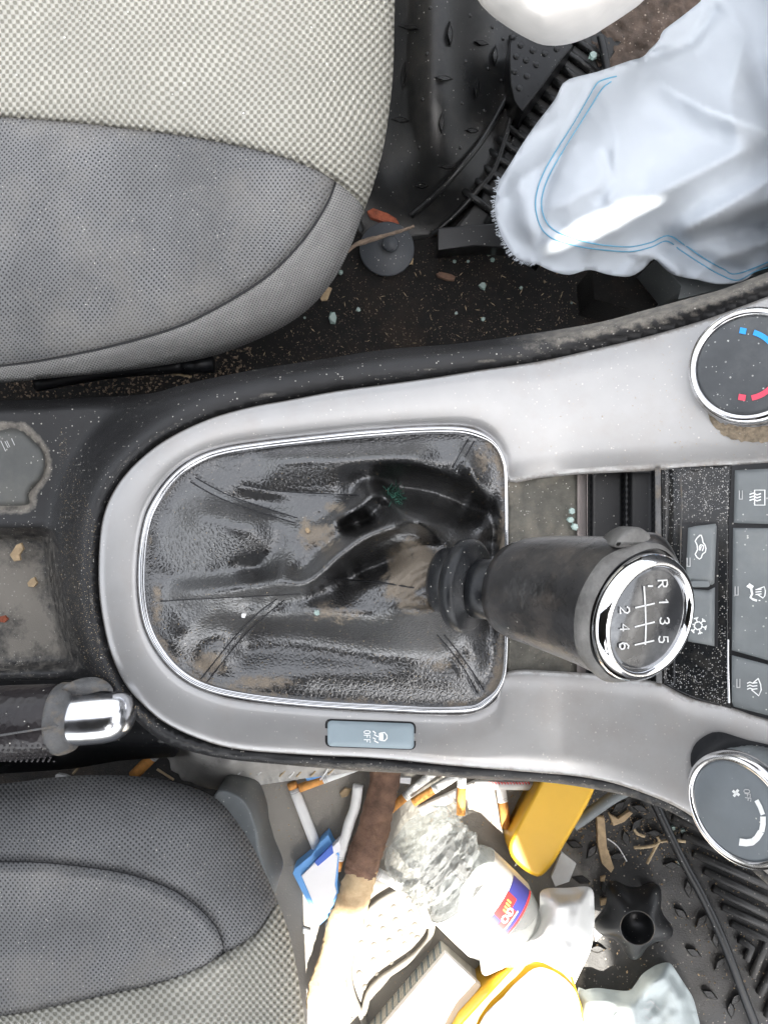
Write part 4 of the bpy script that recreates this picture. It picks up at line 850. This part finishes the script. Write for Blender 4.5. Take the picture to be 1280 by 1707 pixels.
# cigarettes
def cig(p0, p1, flen, label, z=ZM+.006, r=7.4, bend=None, filt=True, group='cigarettes in the passenger footwell'):
    k = S*(H-z)/H; a = np.array(p0, float); b = np.array(p1, float); L = np.hypot(*(b-a)); t = thing('cigarette', P((a[0]+b[0])/2, (a[1]+b[1])/2, ZM), label, 'cigarette', group)
    m = a+(b-a)*min(1, flen/L)
    if filt: tube('filter', [P(*a, z), P(*m, z)], r*k, m_filter, t, 14, n=1)
    s = m if filt else a
    if flen < L or not filt:
        e = [s]+([np.array(q, float) for q in bend] if bend else [])+[b]
        tube('paper', [P(*q, z) for q in e], [r*k*1.03]*len(e), m_cig, t, 14, n=4, wob=.03)
        if filt:
            d = (b-a)/L; tube('band', [P(*(s+d*3), z), P(*(s+d*4.2), z)], r*k*1.06, m_inkg, t, 14, n=1)
            tube('band', [P(*(s+d*6), z), P(*(s+d*7), z)], r*k*1.06, m_inkg, t, 14, n=1)
    return t
cig((486, 1305), (528, 1412), 10, 'whole cigarette pointing down at the blue packet, left of the stick', r=8.5)
cig((499, 1314), (600, 1276), 42, 'cigarette lying level below the console with its orange filter at left', z=ZM+.008)
cig((560, 1450), (597, 1308), 18, 'bent white cigarette alongside the left of the dark stick', z=ZM+.012, bend=[(572, 1410), (583, 1370), (592, 1345)], r=8.5)
cig((650, 1350), (722, 1288), 32, 'cigarette sloping up from behind the right of the stick', z=ZM+.006)
cig((688, 1338), (764, 1290), 40, 'cigarette with a bright orange filter just above the bottle base', z=ZM+.013)
cig((768, 1358), (770, 1282), 46, 'upright cigarette butt whose filter touches the top of the bottle', z=ZM+.014)
cig((844, 1380), (831, 1290), 44, 'cigarette butt standing alone left of the yellow handle', r=8)
cig((700, 1352), (800, 1306), 0, 'flattened grey cigarette just above the bottle', filt=False, z=ZM+.005, r=9)
cig((790, 1308), (905, 1310), 0, 'white cigarette with a line of red print under the console edge', filt=False, z=ZM+.01)
cig((622, 1452), (670, 1478), 6, 'short white cigarette stub right of the stick over the mat bead', z=ZM+.008, r=9)
cig((222, 1294), (262, 1254), 44, 'orange cigarette filter in the gap below the handbrake', z=-.13, r=9, group='x')
ink('red_print', [[(815+i*5, 1304), (817+i*5, 1307)] for i in range(14)], 2, P(850, 1306, ZM+.0135), (0, 0, 1), m_redl, None)
rp = bpy.data.objects['red_print']; cg = [o for o in COL.objects if o.get('label', '').startswith('white cigarette with a line')][0]
rp.location = rp.location - cg.location; rp.parent = cg
bpy.data.objects.remove(bpy.data.objects['boot_surround']) if 'boot_surround' in bpy.data.objects else None
# bottle
bt = thing('water_bottle', P(800, 1490, ZM), 'clear crumpled plastic water bottle with a red and navy label', 'bottle')
ZB = ZM+.034; kb = S*(H-ZB)/H; b0 = P(682, 1388, ZB); b1_ = P(900, 1600, ZB-.004); bd = (b1_-b0).normalized(); BL = (b1_-b0).length
def bot(name, prof, mat, seg=64, rad=None, caps=(True, True)): return rings(name, [(b0+bd*(a*kb), bd, r*kb) for a, r in prof], mat, bt, seg, caps=caps, rad=rad)
rb = np.random.default_rng(3).normal(0, 1, (60, 64))
crk = np.random.default_rng(8).normal(0, 1, (80, 64))
body_p = [(2, 30), (0, 45), (3, 60), (12, 68), (22, 71), (34, 70), (40, 66), (46, 71), (58, 72), (64, 68), (70, 73), (84, 73), (92, 68), (100, 62), (108, 66), (114, 72), (122, 75), (210, 75), (250, 60), (290, 30), (300, 22), (315, 22)]
bx_, by_ = zip(*body_p); aa = sorted(set(list(np.arange(2, 122, 5.))+list(bx_)))
bo = bot('bottle_shell', [(a, float(np.interp(a, bx_, by_))) for a in aa], m_bottle, rad=lambda th, i: 1+((.03*math.sin(7*th+i*.9)+.02*math.sin(13*th-i*1.3)+.026*crk[i % 80][int(round(th*64/6.2832)) % 64])*max(0, min(1, (118-aa[i])/20))))
for q_ in bo.data.polygons:
    q_.use_smooth = False
bot('label_wrap', [(124, 76.5), (150, 76.8), (180, 77), (206, 76.5)], m_paper, caps=(False, False))
def band(name, a0, a1, t0, t1, mat, r=78):
    V = []; F = []; u = Vector((0, 0, 1)); v = bd.cross(u); n1, n2 = 6, 14
    for i in range(n1+1):
        for j in range(n2+1):
            a = a0+(a1-a0)*i/n1; th = math.radians(t0+(t1-t0)*j/n2); V.append(b0+bd*(a*kb)+(u*math.cos(th)+v*math.sin(th))*r*kb)
    for i in range(n1):
        for j in range(n2): F.append((i*(n2+1)+j, (i+1)*(n2+1)+j, (i+1)*(n2+1)+j+1, i*(n2+1)+j+1))
    return fix(mesh(name, V, F, mat, bt))
band('label_navy', 168, 204, -75, 10, m_navy, 77.6); band('label_red', 204, 207.5, -75, 10, m_redl, 77.8)
band('label_red', 166, 186, -46, -14, m_redl, 78.1); band('label_red', 184, 196, -34, -8, m_redl, 78.1); band('label_white', 164, 166, -48, -12, m_cardw, 78.2); band('label_white', 196, 198, -36, -6, m_cardw, 78.2)
def onb(x, y):
    u = Vector((0, 0, 1)); v = bd.cross(u); th = math.radians(y); return b0+bd*(x*kb)+(u*math.cos(th)+v*math.sin(th))*78.9*kb
V = []; F = []
for ch, ox, oy in (('G', 186, -32), ('O', 186, -22)):
    for ln in GL[ch]:
        pp = [(ox+(1-q[1])*9-4, oy+q[0]*7) for q in ln]
        for p_, q_ in zip(pp[:-1], pp[1:]):
            d = np.array(q_)-np.array(p_); d = d/max(np.hypot(*d), 1e-6)*1.1; e = (-d[1], d[0]); i = len(V)
            V += [onb(p_[0]+e[0], p_[1]+e[1]), onb(p_[0]-e[0], p_[1]-e[1]), onb(q_[0]-e[0], q_[1]-e[1]), onb(q_[0]+e[0], q_[1]+e[1])]; F.append((i, i+1, i+2, i+3))
mesh('lettering', V, F, m_cardw, bt, False)
for k_ in range(4): band('label_yellow', 172+k_*1.0, 180+k_*1.0, -38+k_*4, -36+k_*4, m_yell, 78.6)
bot('bottle_cap', [(306, 26), (308, 28), (328, 28), (330, 26)], m_cardw, seg=40)
# yellow handle, yellow case, white papers, ribbed box
tag(prism('yellow_plastic_bar', [(935, 1230), (1010, 1250), (990, 1316), (967, 1362), (940, 1408), (921, 1440), (902, 1460), (888, 1459), (868, 1446), (852, 1428), (848, 1410), (855, 1390), (878, 1345), (901, 1302)], -.165, ZM, m_yel, bev=7, sp=True), 'yellow plastic handle with rounded end poking out under the console', 'plastic handle')
yc = tag(prism('yellow_case', [(857, 1607), (905, 1600), (950, 1615), (970, 1680), (978, 1760), (960, 1830), (700, 1830), (766, 1706)], -.15, ZM, m_yel, bev=5, sp=False), 'flat yellow plastic case in full sun at the bottom edge', 'plastic case')
wp = [(903, 1484), (945, 1480), (984, 1480), (990, 1510), (990, 1545), (985, 1580), (972, 1610), (958, 1640), (955, 1655), (935, 1635), (900, 1612), (872, 1614), (858, 1606), (830, 1618), (804, 1624), (803, 1575), (840, 1560), (880, 1545), (898, 1515)]
LW = spl(wp, 4, True)
tag(sheet('crumpled_paper', wp, 6, lambda X, Y: -.135-.02*sm(30, 0, pdist(X, Y, LW, True))+.003*vnoise(X, Y, 18, 71), m_paper, skirt=.03, solid=0), 'sunlit crumpled white paper covering the neck of the bottle', 'paper')
wq = [(800, 1705), (840, 1660), (862, 1636), (900, 1612), (950, 1640), (968, 1690), (972, 1800), (780, 1800)]
tag(sheet('white_sheet', wq, 10, lambda X, Y: -.146+.0015*vnoise(X, Y, 18, 72), m_paper, skirt=.002, solid=.0005), 'white sheet of paper lying on the yellow case', 'paper')
bx = thing('ribbed_box', P(690, 1680, ZM), 'white box with fine grey ribs along one side, bottom edge', 'box')
top = [(735, 1592), (800, 1646), (690, 1800), (612, 1790), (640, 1708)]
prism('box_lid', [(742, 1590), (801, 1644), (660, 1830), (585, 1775)], -.166, -.172, m_cardw, bx, bev=1.5, smooth=False)
prism('box_body', [(737, 1589), (796, 1639), (657, 1822), (584, 1768)], -.1735, ZM, m_page, bx, bev=1, smooth=False)
pa, pb = P(737, 1589, -.1735), P(584, 1768, -.1735)
for i in range(46):
    q = pa+(pb-pa)*((i+.5)/46); d = (pb-pa).normalized(); nv = Vector((d.y, -d.x, 0)); nv = nv if nv.y > 0 else -nv
    h0 = Vector((q.x, q.y, -.175)); h1 = Vector((q.x, q.y, ZM+.002)); w_ = d*.0006
    mesh('rib', [h0-w_, h0+w_, h1+w_, h1-w_, h0-w_+nv*.0008, h0+w_+nv*.0008, h1+w_+nv*.0008, h1-w_+nv*.0008], [(4, 5, 6, 7), (0, 1, 5, 4), (1, 2, 6, 5), (2, 3, 7, 6), (3, 0, 4, 7)], m_btnb if i % 3 == 0 else m_page, bx, False)
gp = [(960, 1658), (975, 1650), (996, 1647), (1022, 1650), (1048, 1651), (1060, 1638), (1069, 1625), (1082, 1615), (1097, 1607), (1115, 1605), (1127, 1620), (1138, 1637), (1148, 1652), (1156, 1668), (1166, 1707), (1190, 1800), (960, 1800)]
LG = spl(gp, 4, True)
zg = lambda X, Y: -.165-.015*sm(25, 0, pdist(X, Y, LG, True))+.005*vnoise(X, Y, 34, 73)+.0015*vnoise(X, Y, 14, 74)+.006*bez(X, Y, [(1048, 1655), (1090, 1640), (1110, 1615)], 12)
gg = sheet('plastic_bag', gp, 5, zg, m_pbag, skirt=.02); tag(gg, 'shaded white plastic bag with grey scribbled print, below the lobed knob', 'plastic bag')
ink('scribble', [[(1078, 1672), (1084, 1668), (1090, 1674), (1100, 1684)], [(1072, 1680), (1080, 1684), (1086, 1678)], [(1075, 1694), (1082, 1700), (1088, 1694)], [(1022, 1700), (1030, 1694), (1034, 1702)], [(1040, 1700), (1046, 1690), (1050, 1702)]], 1.6, lambda x, y: float(zg(np.array(x), np.array(y)))+.001, (0, 0, 1), m_inkg, gg)
# grey plastic cup/bag under the console edge
gc = [(262, 1215), (270, 1238), (275, 1258), (283, 1268), (286, 1284), (298, 1290), (303, 1300), (320, 1304), (336, 1312), (368, 1317), (400, 1314), (440, 1308), (480, 1302), (520, 1296), (570, 1290), (620, 1275), (620, 1235), (400, 1215)]
LC = spl(gc, 3, True)
zcg = lambda X, Y: -.09-.03*sm(45, 0, pdist(X, Y, LC, True))+.002*vnoise(X, Y, 20, 81)+.0012*np.sin((X-Y*.4)*.55)*sm(400, 460, X)
cup = thing('crumpled_plastic_wrap', P(400, 1280, -.15), 'crumpled grey plastic wrap bulging from under the console by the handbrake', 'plastic wrap')
sheet('wrap', gc, 5, zcg, M('grey_clear_wrap', (.36, .35, .33), .3, var=.15, vs=60, bump=.3, bs=160, speck=.1), cup, skirt=.05)
for i in range(12):
    x = 408+i*13+random.uniform(-4, 4); l = random.uniform(14, 30)
    tube('crease_edge', [P(x+10, 1272-i*.2, float(zcg(x+10, 1280))+.0016), P(x, 1272+l*.6, float(zcg(x, 1288))+.0014), P(x-8, 1272+l, float(zcg(x-8, 1292))+.001)], .0006, m_straw if i % 2 else m_cig, cup, 5)
# ================================================================ debris
def shard(px, py, r, z, label='small greenish glass shard on the dark carpet', group='glass shards on the carpet', mat=m_glass, nm='glass_shard', cat='glass shard', asp=1, hgt=.8):
    k = S*(H-z)/H; n = 6; V = []; a0 = random.random()*3; rot = random.random()*3
    for zz, m_ in ((0, 1), (hgt, .8)):
        for i in range(n):
            a = a0+2*math.pi*i/n; q = r*k*m_*random.uniform(.7, 1.1); x, y = q*math.cos(a)*asp, q*math.sin(a)
            V.append(P(px, py, z)+Vector((x*math.cos(rot)-y*math.sin(rot), x*math.sin(rot)+y*math.cos(rot), zz*r*k*random.uniform(.8, 1.1))))
    F = [tuple(range(n, 2*n))]+[(i, (i+1) % n, n+(i+1) % n, n+i) for i in range(n)]+[tuple(range(n))[::-1]]
    o = mesh(nm, V, F, mat, None, False); return tag(o, label, cat, group)
zc_ = ZF-.006
for x, y, r in ((597, 516, 5), (568, 454, 5), (665, 445, 5), (757, 436, 4), (815, 423, 6), (821, 433, 5), (780, 436, 3.5), (868, 480, 4), (1047, 465, 5), (1003, 495, 5), (1100, 500, 8), (1120, 490, 4), (665, 337, 6), (647, 351, 4), (998, 460, 3), (760, 522, 4), (805, 532, 5), (508, 530, 3), (990, 500, 4), (952, 505, 3)):
    shard(x, y, r*.9, zc_)
shard(804, 477, 7.5, zc_, 'largest pale green glass shard on the carpet below the white cloth', mat=m_glass)
shard(555, 530, 8, zc_, 'long turquoise glass piece on the carpet right of the upper seat', asp=1.5)
shard(988, 94, 8, ZF+.01, 'green glass shard on the ribbed strip beside the cloth bundle', None)
for x, y, lb in ((952, 852, 'topmost of three glass shards in the dusty tray above the knob'), (950, 866, 'middle of three glass shards in the dusty tray above the knob'), (957, 878, 'glass shard in the dusty tray closest to the gear knob')): shard(x, y, 7, -.008, lb, 'glass shards in the tray')
for x, y, r in ((1120, 1380, 5), (1130, 1437, 4), (1118, 1380, 4), (1137, 1385, 5), (1128, 1440, 5), (1070, 1347, 4), (1025, 1348, 5)): shard(x, y, r, ZM+.001, 'small glass shard among grit on the passenger mat', 'glass shards on the passenger mat')
shard(1219, 1355+0, 1, -.19) if False else None
shard(529, 1021, 6.5, float(zboot(529, 1021)), 'glass chip resting on the lower fold of the gear boot', None)
shard(407, 1024, 5, float(zboot(407, 1024)), 'small white flake on the left of the gear boot', None, m_cig, 'flake', 'flake', 1.5, .3)
shard(513, 884, 5, float(zboot(513, 884))+.001, 'tan crumb caught in the torn boot fold', None, m_chip, 'crumb', 'crumb', 1.3)
gs = []
for _ in range(70):
    x = random.gauss(660, 6); y = random.gauss(824, 7); z = float(zboot(x, y))+random.uniform(.002, .008); gs.append((P(x, y, z), P(x+random.gauss(0, 5), y+random.gauss(0, 7), z+random.gauss(0, .002)), .00022))
bundle('green_thread_clump', gs, M('green_thread', (.02, .09, .06), .8, bump=1, bs=900))
tag(bpy.data.objects['green_thread_clump'], 'tuft of green thread in the dark hollow of the gear boot', 'thread')
def chip(pts, z, mat, nm, label, cat, th=.0025, bev=1.5, group=None):
    return tag(prism(nm, pts, z+th, z, mat, None, bev=bev, sp=False, smooth=False), label, cat, group)
chip([(612, 352), (622, 347), (645, 355), (660, 364), (665, 372), (655, 377), (640, 370), (618, 362)], zc_, m_brick, 'bark_chip', 'reddish piece of bark lying above the round mat clip', 'bark', .006)
chip([(727, 456), (735, 453), (752, 457), (759, 461), (757, 467), (745, 466), (730, 461)], zc_, m_bark, 'bark_chip', 'brown bark piece on carpet right of the round mat clip', 'bark', .004)
chip([(534, 497), (546, 478), (553, 480), (545, 500), (536, 501)], zc_, m_chip, 'wood_chip', 'pale wood chip beside the front corner of the upper seat', 'wood chip', .003)
chip([(547, 455), (558, 450), (561, 456), (552, 463)], zc_, m_chip, 'wood_chip', 'small tan crumb touching the corner of the upper seat', 'wood chip', .004)
chip([(681, 432), (689, 430), (688, 440), (680, 440)], zc_, m_chip, 'wood_chip', 'square wood crumb right of the round mat clip', 'wood chip')
chip([(17, 925), (28, 908), (36, 905), (40, 915), (33, 925), (35, 934), (24, 936)], -.055, m_chip, 'leaf_scrap', 'larger tan leaf scrap in the left console tray', 'leaf scrap', .002)
chip([(46, 972), (52, 965), (58, 962), (63, 972), (57, 979), (48, 978)], -.058, m_chip, 'leaf_scrap', 'smaller tan leaf scrap in the left console tray', 'leaf scrap', .002)
chip([(0, 1028), (8, 1026), (14, 1032), (8, 1038), (0, 1037)], -.058, m_brick, 'leaf_scrap', 'reddish crumb at the left edge of the console tray', 'leaf scrap', .002)
chip([(93, 1292), (98, 1290), (110, 1292), (121, 1297), (108, 1300), (92, 1300)], -.10, m_cig, 'paper_scrap', 'white paper scrap on the top edge of the lower left seat', 'paper scrap')
chip([(1170, 1560-0), (1171, 1560), (1171, 1561), (1170, 1561)], ZM, m_straw, 'straw_bit', 'x', 'x') if False else None
chip([(994, 1361), (1007, 1363), (1011, 1412), (1018, 1432), (1023, 1447), (1018, 1455), (1003, 1440), (996, 1408)], ZM+.001, m_chip, 'bark_strip', 'long tan strip of wood on the passenger mat right of the yellow handle', 'wood strip', .004)
chip([(1014, 1357), (1030, 1365), (1048, 1352), (1054, 1356), (1040, 1370), (1022, 1377)], ZM+.001, m_chip, 'bark_chip', 'jagged tan wood chip under the console edge on the passenger mat', 'wood chip', .004)
chip([(1001, 1463), (1009, 1460), (1007, 1470), (1001, 1470)], ZM+.001, m_chip, 'wood_crumb', 'tan crumb above the hexagonal nut', 'wood crumb')
chip([(1000, 1500), (1013, 1498), (1010, 1508), (1001, 1510)], ZM+.001, m_chip, 'wood_crumb', 'tan crumb touching the hexagonal nut', 'wood crumb')
chip([(935, 1420), (960, 1440), (948, 1470), (925, 1478), (918, 1462)], ZM+.004, m_cig, 'paper_scrap', 'folded white paper scrap between yellow handle and crumpled paper', 'paper scrap')
chip([(660, 1296), (685, 1296), (684, 1307), (658, 1305)], ZM+.012, m_cardw, 'card_scrap', 'white card scrap under the console just right of the stick', 'card scrap')
chip([(505, 1548), (518, 1552), (517, 1559), (504, 1556)], ZM+.001, m_cig, 'paper_scrap', 'tiny white paper scrap left of the pale end of the stick', 'paper scrap')
chip([(566, 1322), (575, 1314), (586, 1316), (580, 1327), (570, 1330)], ZM+.001, m_chip, 'wood_crumb', 'pinkish crumb on the mat left of the bent cigarette', 'wood crumb')
chip([(988, 1545), (1000, 1540), (1003, 1560), (992, 1570)], ZM+.003, m_cig, 'paper_scrap', 'grey paper corner between crumpled paper and lobed knob', 'paper scrap')
tag(tube('twig', [P(x, y, -.178) for x, y in ((570, 428), (590, 410), (607, 403), (640, 393), (668, 385), (690, 377))], [.0011, .0014, .0021, .0014, .0013, .001], m_twig, None, 8, wob=.15), 'thin grey twig lying across the round mat clip', 'twig')
tg = thing('branched_twig', P(1095, 1400, ZM), 'pale branched twig on the passenger mat below the console edge', 'twig')
for pts in (((1056, 1413), (1075, 1412), (1090, 1409), (1098, 1403), (1095, 1394)), ((1098, 1403), (1120, 1401), (1142, 1403)), ((1098, 1403), (1088, 1420), (1078, 1440)), ((1056, 1382), (1063, 1390), (1074, 1394))):
    tube('branch', [P(x, y, ZM+.004) for x, y in pts], .0012, m_straw, tg, 6, wob=.2)
tag(tube('pale_thread', [P(x, y, ZM+.003) for x, y in ((1012, 1398), (1028, 1410), (1038, 1425), (1044, 1436))], .0005, m_cig, None, 5), 'curved pale thread beside the tan wood strip', 'thread')
for pts, lb in ((((163, 625), (200, 620), (226, 613)), 'dry straw lying in the gap under the upper seat'), (((235, 622), (262, 620), (285, 622), (320, 628)), 'thin pale stem beside the black tube end'),
                (((122, 1290), (134, 1276)), 'short straw under the handbrake'), (((262, 1282), (290, 1300)), 'pale straw next to the orange filter')):
    tag(tube('straw', [P(x, y, -.11) for x, y in pts], .0009, m_straw, None, 6), lb, 'straw')
# loose grit that nobody could count
def scatter(name, n, fn, zfn, mat, rmin, rmax, long=False):
    V = []; F = []; pts = []
    while len(pts) < n:
        x, y = fn()
        if x is not None: pts.append((x, y))
    pts = np.array(pts); zz = np.broadcast_to(zfn(pts[:, 0], pts[:, 1]), (n,))
    for (x, y), z in zip(pts, zz):
        z = float(z); r = random.uniform(rmin, rmax)*random.uniform(.6, 1)*S*(H-z)/H; a = random.random()*6.28; p = P(x, y, z); l = random.uniform(3, 9) if long else random.uniform(1, 1.8)
        u = Vector((math.cos(a), math.sin(a), random.uniform(-.15, .15)))*r*l; v = Vector((-math.sin(a), math.cos(a), 0))*r; i = len(V)
        V += [p-u, p+v*random.uniform(.6, 1), p+u, p-v, p+Vector((0, 0, r*random.uniform(.8, 1.6)))]
        F += [(i, i+3, i+4), (i+3, i+2, i+4), (i+2, i+1, i+4), (i+1, i, i+4)]
    return mesh(name, V, F, mat, None, False, kind='stuff')
def reg(poly, dens=None):
    p = np.array(poly); x0, y0 = p.min(0); x1, y1 = p.max(0)
    def f():
        x, y = random.uniform(x0, x1), random.uniform(y0, y1)
        if not inside(np.array(x), np.array(y), poly): return None, None
        if dens and random.random() > dens(x, y): return None, None
        return x, y
    return f
car = [(300, 640), (470, 560), (560, 480), (600, 400), (800, 410), (1100, 470), (1120, 500), (860, 560), (640, 585), (400, 620)]
def stag(o, lb, cat): tag(o, lb, cat)
d1 = lambda x, y: .25+.75*max(0, min(1, (y-430-(x-500)*-.05)/150))
stag(scatter('carpet_grit', 1300, reg(car, d1), lambda x, y: zc_+.001+0*x, m_soil, .4, 1.3), 'tan grit and crumbs scattered over the black carpet beside the console', 'grit')
stag(scatter('carpet_straw', 110, reg(car, d1), lambda x, y: zc_+.001, m_straw, .5, .9, True), 'bits of dry straw scattered over the black carpet beside the console', 'straw')
stag(scatter('seat_gap_litter', 500, reg([(0, 640), (180, 622), (420, 575), (420, 618), (240, 655), (0, 665)]), lambda x, y: zc_+.002, m_soil, .6, 3), 'brown leaf litter in the gap between upper seat and console', 'leaf litter')
stag(scatter('mat_grit', 900, reg([(840, 1300), (1100, 1345), (1280, 1470), (1280, 1700), (980, 1700), (1000, 1480), (900, 1480)], lambda x, y: max(.12, 1-(y-1340)/130)), lambda x, y: ZM+.002, m_chip, .5, 2.2), 'tan crumbs scattered over the dark passenger mat near the console edge', 'grit')
stag(scatter('sunlit_grit', 450, reg([(430, 1300), (880, 1300), (980, 1707), (520, 1707), (500, 1500)]), lambda x, y: ZM+.002, m_chip, .4, 1.6), 'fine crumbs scattered on the sunlit mat around stick and bottle', 'grit')
stag(scatter('boot_dust', 900, reg([tuple(p) for p in offset(RO, 16)], lambda x, y: .25+.75*(y > 1030)+.2*(x > 700)), zboot, m_straw, .3, 1.0), 'fine pale dust specks on the black leather gear boot', 'dust')
stag(scatter('console_dust', 1500, reg([(100, 700), (170, 900), (170, 1040), (260, 1215), (230, 1190), (140, 1110), (100, 960)]), zbase, m_straw, .25, .7), 'pale dust specks on the black console rim left of the silver trim', 'dust')
stag(scatter('bezel_dust', 900, reg([(1106, 784), (1214, 778), (1212, 1178), (1106, 1140)], lambda x, y: .15+.85*(y < 850)+.8*(y > 1110)), lambda x, y: zc(x, y)-.001, m_inkg, .3, 1.1), 'white dust specks on the glossy black bezel around the small buttons', 'dust')
stag(scatter('trim_crumbs', 260, reg([(900, 600), (1150, 560), (1290, 700), (1280, 770), (850, 795)], lambda x, y: .2+.8*(x > 1080)), lambda x, y: zc(x, y)+.0014, m_straw, .3, 1.0), 'tiny crumbs on the upper silver trim near the temperature dial', 'dust')

# lower dashboard that the console runs into, just outside the right edge
prof = [(.226, -.02), (.228, .03), (.236, .06), (.262, .12), (.290, .17), (.325, .20), (.40, .205), (.42, .18), (.42, -.02)]
V = []; F = []; ys = [-.42+.84*i/14 for i in range(15)]
for y in ys:
    for x, z in prof: V.append((x+.05*max(0, abs(y+.03)-.14), y, z))
m_ = len(prof)
for i in range(14):
    for k in range(m_-1): F.append((i*m_+k, i*m_+k+1, (i+1)*m_+k+1, (i+1)*m_+k))
F.append(tuple(range(m_))); F.append(tuple(range(14*m_, 15*m_))[::-1])
tag(fix(mesh('dashboard', V, F, m_rim, None, True)), 'black lower dashboard rising beyond the climate dials, outside the right edge', 'dashboard')
